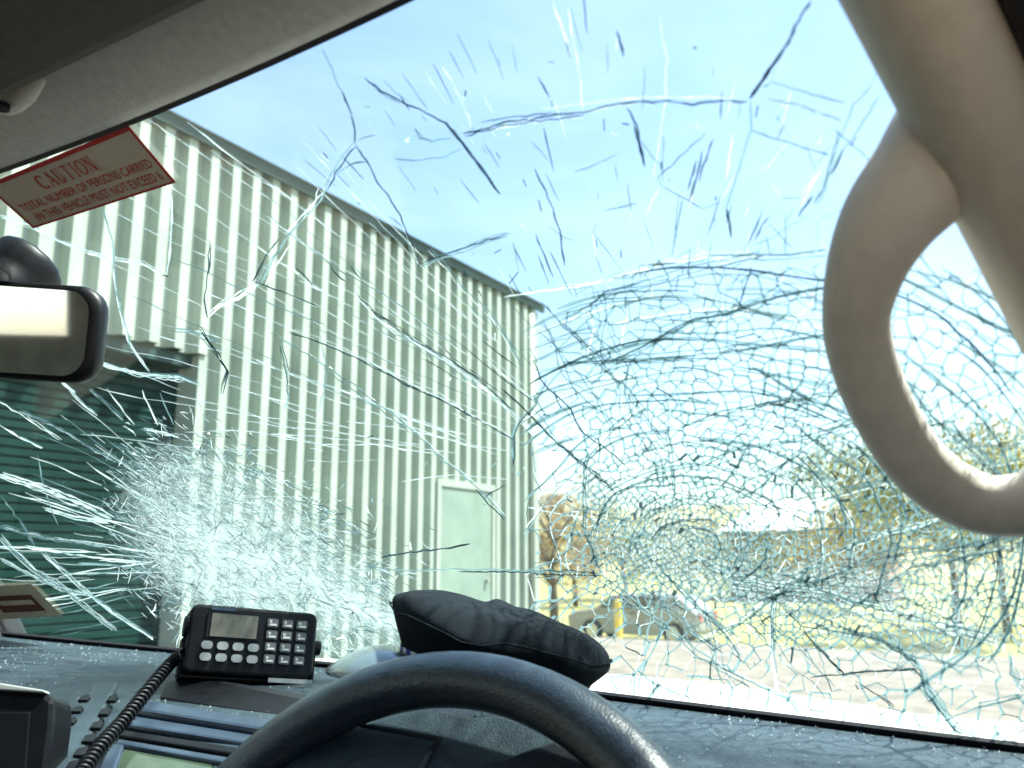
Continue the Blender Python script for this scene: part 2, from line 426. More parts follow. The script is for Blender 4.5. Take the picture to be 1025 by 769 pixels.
# white-roofed house
hy = 60.0
hc = at_y(815, 560, hy); gz = ground_z(hc.x, hc.y)
house = empty('house', (hc.x, hc.y, gz), 'low brick house with a white roof far behind the cracked glass', 'house')
hw, hd = 4.6, 3.5
zt = at_y(815, 531, hy).z; zr = at_y(815, 500, hy).z
mb = MB(); mb.box((hc.x-hw, hc.y-hd, gz), (hc.x+hw, hc.y+hd, zt)); mb.build('wall', M['brick'], house)
mb = MB(); e = .5
mb.add([(hc.x-hw-e, hc.y-hd-e, zt-.05), (hc.x+hw+e, hc.y-hd-e, zt-.05), (hc.x+hw+e, hc.y+hd+e, zt-.05), (hc.x-hw-e, hc.y+hd+e, zt-.05),
        (hc.x-hw*.7, hc.y, zr), (hc.x+hw*.7, hc.y, zr)], [(0,1,5,4), (1,2,5), (2,3,4,5), (3,0,4), (3,2,1,0)])
mb.build('roof', M['whiteroof'], house)
for k in (-2.6, 0.2, 2.7):
    mb = MB(); mb.box((hc.x+k-.6, hc.y-hd-.05, gz+.9), (hc.x+k+.6, hc.y-hd-.004, gz+2.0)); w = mb.build('window', M['carglass'], house)
    mb = MB()
    for a, b in (((-.68, 2.0), (.68, 2.08)), ((-.68, .82), (.68, .9)), ((-.68, .9), (-.6, 2.0)), ((.6, .9), (.68, 2.0)), ((-.03, .9), (.03, 2.0))):
        mb.box((hc.x+k+a[0], hc.y-hd-.09, gz+a[1]), (hc.x+k+b[0], hc.y-hd-.054, gz+b[1]))
    mb.build('frame', M['whiteroof'], w)

# parked grey car, side on
def parked_car():
    cy = 27.0
    c0 = at_y(640, 560, cy); x0 = c0.x; z0 = ground_z(x0, cy)
    t = empty('parked_car', (x0, cy, z0), 'grey parked station wagon seen side-on behind a yellow post', 'car')
    L = 2.2
    side = [(-L, .32), (-L-.03, .62), (-L+.12, .86), (-1.25, .98), (-.72, 1.40), (.3, 1.47), (1.55, 1.42), (2.02, .98), (L, .85), (L+.02, .38), (L-.1, .26)]
    arcs = []
    def arch(cx):
        return [(cx + .36*math.cos(a), .30 + .36*math.sin(a)) for a in [math.pi*k/8 for k in range(9)]]
    poly = side + [(1.72, .22)] + arch(1.34) + [(.9, .22), (-.98, .22)] + arch(-1.36) + [(-1.74, .22)]
    mb = MB(); mb.prism([(x0+x, cy-.82, z0+z) for x, z in poly], (0, 1.64, 0))
    bm = bmesh.new()
    o = mb.build('body', M['greycar'], t); fix_normals(o); bevel(o, .05, 3, .5)
    win = [[(-1.05, 1.0), (-.66, 1.34), (-.02, 1.39), (-.02, 1.0)], [(.06, 1.0), (.06, 1.39), (.84, 1.37), (.84, 1.0)], [(.92, 1.0), (.92, 1.36), (1.5, 1.32), (1.78, 1.0)]]
    for s in (-1, 1):
        for w in win:
            mb = MB(); mb.prism([(x0+x, cy+s*.826, z0+z) for x, z in w], (0, -s*.02, 0)); fix_normals(mb.build('window', M['carglass'], t))
        for cx in (-1.36, 1.34):
            mb = MB(); mb.tube([(x0+cx, cy+s*.80, z0+.31), (x0+cx, cy+s*.60, z0+.31)], .31, 24); wh = mb.build('wheel', M['tyre'], t)
            mb = MB(); mb.tube([(x0+cx, cy+s*.812, z0+.31), (x0+cx, cy+s*.78, z0+.31)], .20, 20); mb.build('rim', M['rim'], wh)
        mb = MB(); mb.box((x0-.02, cy+s*.845-.01, z0+.86), (x0+.16, cy+s*.845+.01, z0+.89)); mb.build('door_handle', M['black'], t)
        mb = MB(); mb.box((x0-L-.04, cy+s*.62-.14, z0+.62), (x0-L+.08, cy+s*.62+.14, z0+.76)); mb.build('headlight', M['lcd'], t)
        mb = MB(); mb.box((x0+L-.06, cy+s*.66-.12, z0+.66), (x0+L+.03, cy+s*.66+.12, z0+.92)); mb.build('tail_lamp', M['lamp'], t)
parked_car()
# yellow post with a cap
pp = at_y(617, 560, 20.0); pz = ground_z(pp.x, pp.y)
ps = empty('bollard', (pp.x, pp.y, pz), 'yellow steel bollard standing in front of the parked grey car', 'bollard')
mb = MB(); mb.tube([(pp.x, pp.y, pz-.05), (pp.x, pp.y, pz+.98)], .09, 16); mb.build('post', M['yellow'], ps, smooth=False)
mb = MB(); mb.tube([(pp.x, pp.y, pz+.98), (pp.x, pp.y, pz+1.03), (pp.x, pp.y, pz+1.06)], [.095, .085, .03], 16); mb.build('cap', M['yellow'], ps)

# ================================================================== THE CAR
CX = -0.72                       # centre line
car = empty('car', (CX, 0.2, 0), 'white car seen from its driver seat, windscreen shattered all over', 'car')
Z0 = EYE.z
def S(u, v):
    """windscreen surface, u -1..1 across, v 0..1 from base to header"""
    hw = 0.82 + (0.637-0.82)*v
    x = CX + hw*u
    y = 0.985 + (0.412-0.985)*v - (0.12 - 0.075*v)*u*u + 0.018*4*v*(1-v)
    z = -0.148 + (0.360+0.148)*v + 0.016*4*v*(1-v) + (1-v)*(0.012*abs(u)**3 - 0.016*u) - v*0.012*u
    return Vector((x, y, Z0+z))
def S_n(u, v):
    e = 1e-3
    a = S(u+e, v)-S(u-e, v); b = S(u, v+e)-S(u, v-e)
    n = a.cross(b).normalized()
    return n if n.y < 0 else -n   # towards the cabin
NU, NV = 90, 50
U0, U1, V0, V1 = -1.25, 1.25, -0.12, 1.12
_gv = [S(U0+(U1-U0)*i/NU, V0+(V1-V0)*j/NV) for j in range(NV+1) for i in range(NU+1)]
_gf = [(j*(NU+1)+i, j*(NU+1)+i+1, (j+1)*(NU+1)+i+1, (j+1)*(NU+1)+i) for j in range(NV) for i in range(NU)]
BV = BVHTree.FromPolygons(_gv, _gf)
def on_glass(px, py):
    """point, cabin-side normal, u, v where a sight line meets the windscreen"""
    d = ray(px, py).normalized()
    loc, n, idx, dist = BV.ray_cast(EYE, d)
    if loc is None: return None
    if n.dot(d) > 0: n = -n
    j, i = divmod(idx, NU)
    return loc, n, U0+(U1-U0)*(i+.5)/NU, V0+(V1-V0)*(j+.5)/NV, dist

# windscreen pane (laminated, 5 mm)
nu, nv = 48, 28
v = []; f = []
for k in (0, 1):
    for j in range(nv+1):
        for i in range(nu+1):
            u, w = -1+2*i/nu, j/nv
            v.append(S(u, w) - S_n(u, w)*(0.005*k))
N1 = (nu+1)*(nv+1)
for j in range(nv):
    for i in range(nu):
        a = j*(nu+1)+i
        f.append((a, a+nu+1, a+nu+2, a+1)); f.append((N1+a, N1+a+1, N1+a+nu+2, N1+a+nu+1))
windscreen = obj('windscreen', v, f, [M['glass'], M['glass_out']], car, smooth=True, fmat=[k % 2 for k in range(len(f))], label='laminated windscreen shattered into a web of cracks')
# black ceramic border / seal round the pane
def edge_strip(name, path, inward, w, lift, m, parent):
    v = []; f = []
    for (u, w0), (du, dv) in zip(path, inward):
        p = S(u, w0); n = S_n(u, w0); q = S(u+du*w, w0+dv*w)
        dirn = (q-p).normalized()
        v += [p + n*lift - dirn*0.03, p + n*lift + dirn*w, p + n*(lift+.004) + dirn*w, p + n*(lift+.004) - dirn*0.03]
    for i in range(len(path)-1):
        for a, b in ((0,1),(1,2),(2,3)):
            f.append((4*i+a, 4*i+4+a, 4*i+4+b, 4*i+b))
    return obj(name, v, f, m, parent, smooth=False)
edge_strip('seal', [(-1+2*i/60, 0.0) for i in range(61)], [(0, 1)]*61, 0.005, 0.001, M['rubber'], windscreen)
edge_strip('seal', [(-1+2*i/60, 1.0) for i in range(61)], [(0, -1)]*61, 0.005, 0.001, M['rubber'], windscreen)
edge_strip('seal', [(-1.0, i/40) for i in range(41)], [(1, 0)]*41, 0.012, 0.001, M['rubber'], windscreen)
edge_strip('seal', [(1.0, i/40) for i in range(41)], [(-1, 0)]*41, 0.012, 0.001, M['rubber'], windscreen)

# header trim under the front of the roof, then roof lining
def sweep(name, prof_fn, us, m, parent, smooth=True, label=None):
    v = []; f = []; n = None
    for u in us:
        pr = prof_fn(u); n = len(pr); v += pr
    for i in range(len(us)-1):
        for k in range(n-1):
            f.append((i*n+k, i*n+k+1, (i+1)*n+k+1, (i+1)*n+k))
    return obj(name, v, f, m, parent, smooth=smooth, label=label)
def header_prof(u):
    a = S(u, 1.0); n = S_n(u, 1.0)
    e = a + n*0.007
    pts = [e + Vector((0, .0, .02)), e, e + Vector((0, -.012, -.001)), e + Vector((0, -.035, .003)), e + Vector((0, -.075, .014)), e + Vector((0, -.11, .030)), e + Vector((0, -.125, .055))]
    return pts
sweep('header_trim', header_prof, [-1.12+2.24*i/48 for i in range(49)], M['lining'], car, label='beige fabric trim along the top of the windscreen')
zr0 = Z0+0.40
mb = MB()
mb.box((CX-.80, -1.55, zr0), (CX+.80, 0.37, zr0+.02)); mb.build('roof_lining', M['lining'], car)
mb = MB(); mb.box((CX-.84, -1.60, zr0+.03), (CX+.84, 0.385, zr0+.05)); mb.build('roof', M['carpaint'], car)
# sun visors (folded up against the roof)
def visor(x0, x1):
    y0, y1 = 0.150, 0.330; zc = Z0+.352
    mb = MB(); n = 14; pr = []
    for k in range(n):
        q = 2*math.pi*k/n
        cy = (y0+y1)/2 + (y1-y0)/2*(abs(math.cos(q))**.35)*(1 if math.cos(q) > 0 else -1)
        pr.append((cy, zc + .013*math.sin(q)))
    mb.prism([(x0, y, z) for y, z in pr], (x1-x0, 0, 0))
    o = fix_normals(mb.build('sun_visor', M['visor'], car)); bevel(o, .006, 3, .8)
    return o
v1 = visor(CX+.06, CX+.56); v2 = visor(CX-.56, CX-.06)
# visor clip near the mirror
cp = at_plane(18, 96, (0, 0, Z0+.352), (0, 0, 1))
mb = MB()
mb.tube([cp+Vector((-.05, .012, .012)), cp+Vector((-.02, .004, .002)), cp+Vector((.012, -.002, -.001)), cp+Vector((.03, -.002, .006))], [.011, .011, .010, .006], 10, ell=.6)
vc = mb.build('visor_clip', M['lining'], car, smooth=True)
mb = MB(); mb.tube([cp+Vector((-.012, -.006, -.006)), cp+Vector((-.012, -.006, -.010))], .007, 12); mb.build('screw', M['black'], vc)

# A-pillars
def pillar(sgn):
    v = []; f = []
    ts = [i/30 for i in range(-3, 34)]
    for t in ts:
        p = S(sgn, t); n = S_n(sgn, t)
        tx = Vector((sgn, 0, 0)) + n*0.18; tx.normalize()
        q = [p + n*.002 - tx*.012, p + n*.014 - tx*.010, p + n*.032 + tx*.003, p + n*.040 + tx*.017, p + n*.040 + tx*.036, p + n*.028 + tx*.050, p + n*.004 + tx*.056, p - n*.04 + tx*.055]
        v += q
    n_ = 8
    for i in range(len(ts)-1):
        for k in range(n_-1): f.append((i*n_+k, i*n_+k+1, (i+1)*n_+k+1, (i+1)*n_+k))
    o = obj('pillar_trim', v, f, M['pillar'], car, smooth=True)
    # black door seal behind
    mb = MB(); pts = []
    for t in ts:
        p = S(sgn, t); n = S_n(sgn, t); pts.append(p + n*.014 + Vector((sgn*.074, 0, 0)))
    mb.tube(pts, .020, 10); mb.build('door_seal', M['rubber'], car, smooth=True)
    mb = MB(); mb.tube([S(sgn, t) - S_n(sgn, t)*.035 + Vector((sgn*.055, 0, 0)) for t in ts], .05, 10, ell=.6); mb.build('pillar_skin', M['dashdark'], car, smooth=True)
pillar(1); pillar(-1)
# grab handle on the driver side pillar
pd = (S(1, .9) - S(1, .1)).normalized()
pn = S_n(1, .5)
pl0 = S(1, .55) + pn*.042
hn = pd.cross(Vector((1, 0, 0))).normalized()
hp = [(965, 160), (928, 190), (888, 226), (864, 274), (857, 334), (880, 405), (922, 468), (978, 503), (1040, 500), (1085, 455), (1100, 400)]
hc_ = [at_plane(x, y, pl0, hn) for x, y in hp]
sg = 1 if hn.dot(pn) > 0 else -1
hc_[0] = hc_[0] - hn*.060*sg; hc_[1] = hc_[1] - hn*.028*sg; hc_[2] = hc_[2] - hn*.008*sg; hc_[-1] = hc_[-1] - hn*(.03 if hn.dot(pn) > 0 else -.03)
path = spline(hc_, 6)
mb = MB(); nr = len(path)
rad = [0.0190 + .019*max(0, 1-i/(nr*.36))**1.2 + .004*(i/(nr-1))**2 for i in range(nr)]
mb.tube(path, rad, 18, up=hn, ell=.85)
mb.build('grab_handle', M['handle'], car, smooth=True, label='curved taupe grab handle on the pillar beside the windscreen')

# cabin shell behind the camera: floor, rear wall with window opening, sides with openings
mb = MB()
mb.box((CX-.80, -1.6, .35), (CX+.80, 1.0, .38)); mb.build('floor', M['dashdark'], car)
def frame_wall(name, axis, pos, a0, a1, z0, z1, w0, w1, wz0, wz1, th, m):
    mb = MB()
    for (p, q, r0, r1) in ((a0, a1, z0, wz0), (a0, a1, wz1, z1), (a0, w0, wz0, wz1), (w1, a1, wz0, wz1)):
        if q-p < 1e-4 or r1-r0 < 1e-4: continue
        if axis == 'y': mb.box((p, pos, r0), (q, pos+th, r1))
        else: mb.box((pos, p, r0), (pos+th, q, r1))
    return mb.build(name, m, car)
frame_wall('rear_panel', 'y', -1.60, CX-.80, CX+.80, .38, zr0, CX-.62, CX+.36, Z0+.225, Z0+.392, .03, M['rearfab'])
frame_wall('door_panel', 'x', CX-.86, -1.57, .80, .38, zr0, -.9, .30, Z0-.16, Z0+.33, .03, M['lining'])
frame_wall('door_panel', 'x', CX+.86, -1.57, .80, .38, zr0, -.75, .34, Z0-.12, Z0+.33, .03, M['lining'])
# seat backs
for sx in (CX-.37, CX+.37):
    mb = MB(); mb.box((sx-.24, -.62, .55), (sx+.24, -.42, Z0-.12)); s_ = bevel(mb.build('seat', M['dashdark'], car), .06, 3)
    mb = MB(); mb.box((sx-.13, -.64, Z0-.08), (sx+.13, -.52, Z0+.10)); bevel(mb.build('headrest', M['dashdark'], s_), .04, 3)

# bonnet and cowl outside
v = []; f = []; nb = 16
rows = [(.005, -.004), (.05, -.004), (.12, -.010), (.35, -.036), (.65, -.073), (.95, -.112), (1.12, -.16)]
for dy, dz in rows:
    for i in range(nb+1):
        u = -1+2*i/nb; b = S(u, 0)
        v.append(Vector((CX + (.82+.02*dy)*u, b.y+dy-.02*u*u, Z0-.148 -.016*u - .02*max(0, u)*min(1, dy*3) + dz - .018*u*u - .0*dy)))
for j in range(len(rows)-1):
    for i in range(nb): f.append((j*(nb+1)+i, j*(nb+1)+i+1, (j+1)*(nb+1)+i+1, (j+1)*(nb+1)+i))
bon = obj('bonnet', v, f, M['carpaint'], car, smooth=True)
mb = MB(); mb.box((CX-.80, 1.0, .35), (CX+.80, 2.0, Z0-.30)); mb.build('front_body', M['carpaint'], car)

# ------------------------------------------------------------------ dashboard
def dash_prof(u):
    b = S(u, 0.0)
    z = b.z; x = b.x; yb = b.y
    e = Vector
    return [e((x, yb+.01, z-.006)), e((x, yb-.012, z-.005)), e((x, yb-.10, z-.006)), e((x, .80-.03*u*u, z-.006)), e((x, .72-.03*u*u, z-.010)),
            e((x, .65-.03*u*u, z-.020)), e((x, .60-.02*u*u, z-.040)), e((x, .565, z-.075)), e((x, .55, z-.13)), e((x, .56, z-.25)), e((x, .60, z-.50))]
dash = sweep('dashboard', dash_prof, [-1.02+2.04*i/64 for i in range(65)], M['dash'], car, label='blue-grey plastic dashboard sprinkled with broken glass')
# instrument cowl behind the wheel, tilted panels
cw = Vector((CX+.37, .60, Z0-.20))
mb = MB()
def slab(name, poly_px, p0, n, th, m, parent, bev=0.002, label=None):
    n = Vector(n).normalized()
    if n.dot(EYE-Vector(p0)) < 0: n = -n
    pts = [at_plane(x, y, p0, n) for x, y in poly_px]
    mb = MB(); mb.prism(pts, -n*th)
    o = fix_normals(mb.build(name, m, parent, label=label))
    if bev: bevel(o, bev, 2)
    return o
# cowl: raised hood with dark instrument faces
cn = (0.05, -0.62, 0.78)
c0 = at_y(430, 735, .62)
slab('cowl_panel', [(255, 790), (300, 752), (345, 728), (400, 712), (440, 708), (470, 716), (500, 714), (530, 722), (560, 736), (620, 790)], c0, cn, .03, M['dash'], dash, .004)
slab('gauge_hood', [(300, 800), (325, 772), (352, 758), (385, 748), (432, 748), (425, 762), (408, 800)], c0 + Vector(cn)*.006, cn, .008, M['dashdark'], dash, .003)
slab('gauge_hood', [(418, 800), (428, 772), (445, 757), (462, 756), (478, 761), (505, 757), (530, 748), (556, 740), (600, 768), (640, 800)], c0 + Vector(cn)*.006, cn, .008, M['dashdark'], dash, .003)
slab('panel_gap', [(360, 723), (442, 737), (420, 766), (415, 766), (436, 740), (360, 726)], c0 + Vector(cn)*.0035, cn, .002, M['rubber'], dash, 0)

# centre stack: sloping face below the radio
sn = Vector((0.04, -0.22, 0.97)).normalized()
s0 = at_plane(245, 690, (0, 0, Z0-.150), (0, 0, 1))
def stk(name, poly, lift, th, m, bev=.002): return slab(name, poly, s0 + sn*lift, sn, th, m, dash, bev)
stk('stack_panel', [(118, 700), (170, 672), (345, 700), (330, 790), (70, 790)], .004, .02, M['dashdark'])
stk('tray_recess', [(166, 682), (190, 676), (330, 704), (322, 722), (160, 697)], .008, .004, M['black'])
stk('trim_strip', [(131, 701), (140, 698), (322, 727), (318, 738), (128, 708)], .020, .012, M['trim'], .004)
stk('trim_strip', [(128, 714), (312, 743), (306, 752), (124, 724)], .014, .008, M['trim'], .003)
stk('vent_louvre', [(122, 729), (304, 757), (300, 764), (118, 735)], .012, .006, M['black'], .002)
stk('trim_strip', [(118, 738), (296, 768), (292, 774), (115, 743)], .016, .006, M['trim'], .002)
stk('display_screen', [(124, 744), (215, 760), (200, 800), (108, 790)], .012, .006, M['screen'], .002)
stk('display_frame', [(110, 742), (124, 744), (106, 796), (88, 796)], .016, .010, M['trim'], .002)
# side vent: pale strip with black slots running down the edge of the stack
stk('vent_strip', [(92, 683), (118, 681), (64, 790), (20, 790)], .016, .010, M['dash'], .003)
for k in range(7):
    t = k/6.4
    x = 84 - 46*t; y = 697 + 72*t; w = 6.5+3*t; h = 3.0+1.8*t
    stk('vent_slot', [(x-w, y+h*.9), (x-w*.5, y-h*.4), (x+w*.8, y-h), (x+w, y-h*.2), (x+w*.5, y+h*.9)], .019, .004, M['black'], .001)
for k in range(6):
    t = k/5.4
    x = 112 - 42*t; y = 697 + 72*t; w = 6+3*t; h = 3.6+2*t
    stk('vent_slot', [(x-w, y+h*.9), (x-w*.5, y-h*.4), (x+w*.8, y-h), (x+w, y-h*.2), (x+w*.5, y+h*.9)], .019, .004, M['black'], .001)

# ------------------------------------------------------------------ steering wheel
wc = Vector((CX+.302, .497, Z0-.319))
WR, TR = 0.254, 0.0225
wn_ = Vector((0.0, -math.cos(R(28)), math.sin(R(28))))
wx = Vector((1, 0, 0)); wy = wn_.cross(wx).normalized()
if wy.z < 0: wy = -wy
def wpt(a, r, lift=0): return wc + wx*math.cos(a)*r + wy*math.sin(a)*r + wn_*lift
v = []; f = []; n1, n2 = 96, 16
for i in range(n1):
    a = 2*math.pi*i/n1; c = wpt(a, WR); rd_ = (wpt(a, 1) - wc).normalized()
    for k in range(n2):
        q = 2*math.pi*k/n2
        v.append(c + rd_*math.cos(q)*TR*1.0 + wn_*math.sin(q)*TR*.88)
for i in range(n1):
    for k in range(n2):
        f.append((i*n2+k, ((i+1)%n1)*n2+k, ((i+1)%n1)*n2+(k+1)%n2, i*n2+(k+1)%n2))
wheel = obj('steering_wheel', v, f, M['leather'], car, smooth=True, label='black leather steering wheel rim catching sky light')
mb = MB()
hub = [wpt(a, 1)*0 + wc + wx*math.cos(a)*.085 + wy*(math.sin(a)*.062 - .012) + wn_*.028 for a in [2*math.pi*k/28 for k in range(28)]]
mb.prism(hub, -wn_*.05); bevel(fix_normals(mb.build('hub_cover', M['black'], wheel)), .012, 3)
for a0 in (R(2), R(178), R(250), R(290)):
    d = (wpt(a0, 1)-wc).normalized(); s_ = wn_.cross(d)
    mb = MB(); p = wc + d*.07; q = wc + d*(WR-.004)
    mb.frame_box((p+q)/2 + wn_*.006, (q-p)/2, s_*.019, wn_*.008); bevel(mb.build('spoke', M['black'], wheel), .006, 2)
mb = MB(); mb.tube([wc - wn_*.02, wc - wn_*.18], .035, 14); mb.build('column', M['black'], wheel)

# ------------------------------------------------------------------ rear view mirror
mc = at_dist(-30, 327, 0.84)
to_cam = (EYE-mc).normalized()
rear = (Vector((CX+.10, -1.58, Z0+.245)) - mc).normalized()
mn = (to_cam + rear).normalized()
mx_ = Vector((0, 0, 1)).cross(mn).normalized()
if mx_.x < 0: mx_ = -mx_
my_ = mn.cross(mx_).normalized()
if my_.z < 0: my_ = -my_
roll = R(-3); mx2 = mx_*math.cos(roll) + my_*math.sin(roll); my2 = my_*math.cos(roll) - mx_*math.sin(roll)
def rrect(c, ax, ay, w, h, r, n=6):
    pts = []
    for cx_, cy_, a0 in ((w-r, h-r, 0), (-w+r, h-r, 90), (-w+r, -h+r, 180), (w-r, -h+r, 270)):
        for k in range(n+1):
            a = R(a0 + 90*k/n); pts.append(c + ax*(cx_+r*math.cos(a)) + ay*(cy_+r*math.sin(a)))
    return pts
MW, MH = .118, .0455
v = []; f = []
rings = [(1.0, .0), (1.0, .004), (1.03, -.004), (1.02, -.016), (.95, -.030), (.75, -.040), (.3, -.044)]
for sc_, z in [(.93, .004)] + [(1.0, .003)] + rings[2:]:
    ring = rrect(mc + mn*z, mx2, my2, MW*sc_ + (0 if sc_ > .9 else 0), MH*(sc_ if sc_ > .94 else sc_*.98), .024*min(1, sc_))
    v += ring
nr = len(rrect(mc, mx2, my2, MW, MH, .02)); K = len(v)//nr
for j in range(K-1):
    for i in range(nr): f.append((j*nr+i, j*nr+(i+1)%nr, (j+1)*nr+(i+1)%nr, (j+1)*nr+i))
f.append(tuple((K-1)*nr+i for i in range(nr)))
rvm = fix_normals(obj('rear_view_mirror', v, f, M['black'], car, smooth=True, label='black rear-view mirror reflecting the bright rear window'))
mb = MB(); mb.prism(rrect(mc + mn*.0015, mx2, my2, MW*.945, MH*.90, .020), -mn*.003); fix_normals(mb.build('mirror_glass', M['mirror'], rvm))
# mount: foot on the glass and a short bulging stem
mt = on_glass(32, 262)
g0 = mt[0] + mt[1]*.003
tip = mc - mn*.030 + my2*.020 + mx2*.010
mb = MB(); pth = spline([g0 + mt[1]*.0, g0 + mt[1]*.030, (g0+tip)/2 + mt[1]*.03 + Vector((0,0,.012)), tip], 5)
mb.tube(pth, [.036, .038, .038, .037, .036, .035, .034, .032, .030, .028, .026, .024, .022, .020, .018, .016][:len(pth)], 14)
mb.build('mount', M['black'], rvm, smooth=True)

# ------------------------------------------------------------------ two-way radio
rc = at_plane(248, 686, (0, 0, Z0-.150), (0, 0, 1))
rdist = (rc-EYE).length
rz = Vector((0, 0, 1)); vdir = (EYE-rc); vdir.z = 0; vdir.normalize()
fy = (Matrix.Rotation(R(10), 3, 'Z') @ vdir)          # face direction
fy = (fy + Vector((0, 0, .22))).normalized()
fx = Vector((0, 0, 1)).cross(fy).normalized()
fx = (fx*math.cos(R(-6)) + Vector((0, 0, 1))*math.sin(R(-6))).normalized()
fz = fy.cross(fx).normalized()
if fz.z < 0: fz = -fz
pxm = rdist/FPX/1.02                                   # metres per pixel there
RW, RH, RD = 60*pxm, 31*pxm, .034
r0 = rc + fz*(RH + .012)
radio = empty('two_way_radio', rc, 'black two-way radio with keypad and small display on the dashboard', 'radio')
mb = MB(); mb.prism(rrect(r0, fx, fz, RW, RH, .010), -fy*RD*1.6); bevel(fix_normals(mb.build('body', M['black'], radio)), .004, 3)
def rp(a, b, l=0): return r0 + fx*(a*RW) + fz*(b*RH) + fy*l
def plate(name, a0, a1, b0, b1, l0, l1, m, r_=.002, par=None):
    c = rp((a0+a1)/2, (b0+b1)/2, l0)
    mb = MB(); mb.prism(rrect(c, fx, fz, (a1-a0)/2*RW, (b1-b0)/2*RH, min(r_, (a1-a0)/2*RW*.99, (b1-b0)/2*RH*.99), 4), fy*(l1-l0))
    return fix_normals(mb.build(name, m, par or radio))
plate('bezel', -.74, .10, .02, .80, 0, .003, M['black'])
plate('display', -.68, .03, .06, .74, .003, .0042, M['lcd'], .001, None)
for j in range(2):
    for i in range(4):
        a = -.70 + i*.235; b = -.20 - j*.34
        plate('button', a-.085, a+.085, b-.115, b+.115, .0, .005, M['button'], .004)
for j in range(4):
    for i in range(3):
        a = .27 + i*.235; b = .58 - j*.36
        k_ = plate('key', a-.085, a+.085, b-.13, b+.13, .0, .004, M['key'], .002)
        plate('key_mark', a-.055, a+.060, b-.085, b-.025, .0043, .0048, M['keymark'], .0005, k_)
        plate('key_mark', a-.055, a-.020, b+.0, b+.075, .0043, .0048, M['keymark'], .0005, k_)
plate('top_label', -.70, -.32, .84, .94, .0, .002, M['trim'], .001)
mb = MB(); mb.tube([rp(1.0, .0, -.02), rp(1.13, .0, -.02)], [.010, .009], 14); mb.build('knob', M['black'], radio)
mb = MB(); mb.tube([rp(-1.0, .35, -.012), rp(-1.06, .35, -.012)], [.014, .012], 14); mb.build('knob', M['black'], radio)
mb = MB()
mb.frame_box(rp(1.045, -.45, -.03), fx*.002, fz*RH*.62, fy*.012); mb.frame_box(rp(-1.02, -.5, -.03), fx*.002, fz*RH*.55, fy*.012)
mb.frame_box(rp(.0, -1.06, -.03), fx*RW*1.03, fz*.002, fy*.014); bevel(mb.build('bracket', M['black'], radio), .001)
plate('data_plate', .30, 1.0, -1.16, -1.03, -.004, .0, M['button'], .001)
# coiled lead hanging from its left side over the dash edge
cpts = [rp(-1.02, -.45, -.005)] + [at_plane(x, y, s0 + sn*(.010+l), sn) for x, y, l in ((172, 662, .020), (158, 678, .018), (140, 700, .02), (122, 722, .02), (104, 742, .02), (86, 766, .02), (70, 790, .02))]
sp = spline(cpts, 10)
co = []; tot = 0
for i in range(len(sp)-1):
    t_ = (sp[i+1]-sp[i]).normalized(); a_ = t_.orthogonal().normalized(); b_ = t_.cross(a_)
    for k in range(10):
        q = tot; tot += 2*math.pi/17
        co.append(sp[i].lerp(sp[i+1], k/10) + (a_*math.cos(q) + b_*math.sin(q))*.0056)
mb = MB(); mb.tube(co, .0022, 5); mb.build('coiled_cord', M['black'], radio, smooth=True)

# ------------------------------------------------------------------ peaked cap
capc = at_y(494, 695, .775)
capo = empty('peaked_cap', capc, 'dark navy peaked cap with blue and white checked band lying on dashboard', 'cap')
view = (EYE-capc); view.z = 0; view.normalize()
ex = Vector((0, 0, 1)).cross(view).normalized()             # image right
ey = -view; ez = Vector((0, 0, 1))
px2m = (capc-EYE).length/FPX
tilt = R(-13)
def cpt(a, b, c): return capc + ex*(a*math.cos(tilt) - c*math.sin(tilt)*-1*0) + ey*b + ez*(c + a*math.sin(tilt))
def capring(ax_, by_, z, dx=0, n=40, wob=0, seed=0):
    out = []
    for k in range(n):
        q = 2*math.pi*k/n
        w_ = 1 + wob*noise.noise(Vector((math.cos(q)*1.6+seed, math.sin(q)*1.6, z*30)))
        out.append(cpt(dx + ax_*math.cos(q)*w_, by_*math.sin(q)*w_, z + wob*.10*noise.noise(Vector((math.cos(q)*2, math.sin(q)*2+seed, 3.1)))*(1 if wob else 0)))
    return out
def loft(rings, cap_top=True, cap_bot=False):
    v = []; f = []; n = len(rings[0])
    for r_ in rings: v += r_
    for j in range(len(rings)-1):
        for k in range(n): f.append((j*n+k, j*n+(k+1)%n, (j+1)*n+(k+1)%n, (j+1)*n+k))
    if cap_top: f.append(tuple((len(rings)-1)*n+k for k in range(n)))
    if cap_bot: f.append(tuple(range(n))[::-1])
    return v, f
s_ = px2m
rings = [capring(88*s_, 78*s_, 8*s_), capring(90*s_, 80*s_, 24*s_), capring(94*s_, 86*s_, 34*s_, 4*s_, wob=.06, seed=1), capring(104*s_, 98*s_, 46*s_, 7*s_, wob=.10, seed=2), capring(109*s_, 103*s_, 58*s_, 7*s_, wob=.12, seed=3),
         capring(105*s_, 99*s_, 67*s_, 5*s_, wob=.12, seed=3), capring(92*s_, 86*s_, 75*s_, 2*s_, wob=.12, seed=4), capring(66*s_, 60*s_, 81*s_, -6*s_, wob=.12, seed=5), capring(34*s_, 30*s_, 83*s_, -6*s_, wob=.1, seed=6), capring(8*s_, 8*s_, 83*s_, -6*s_)]
v, f = loft(rings)
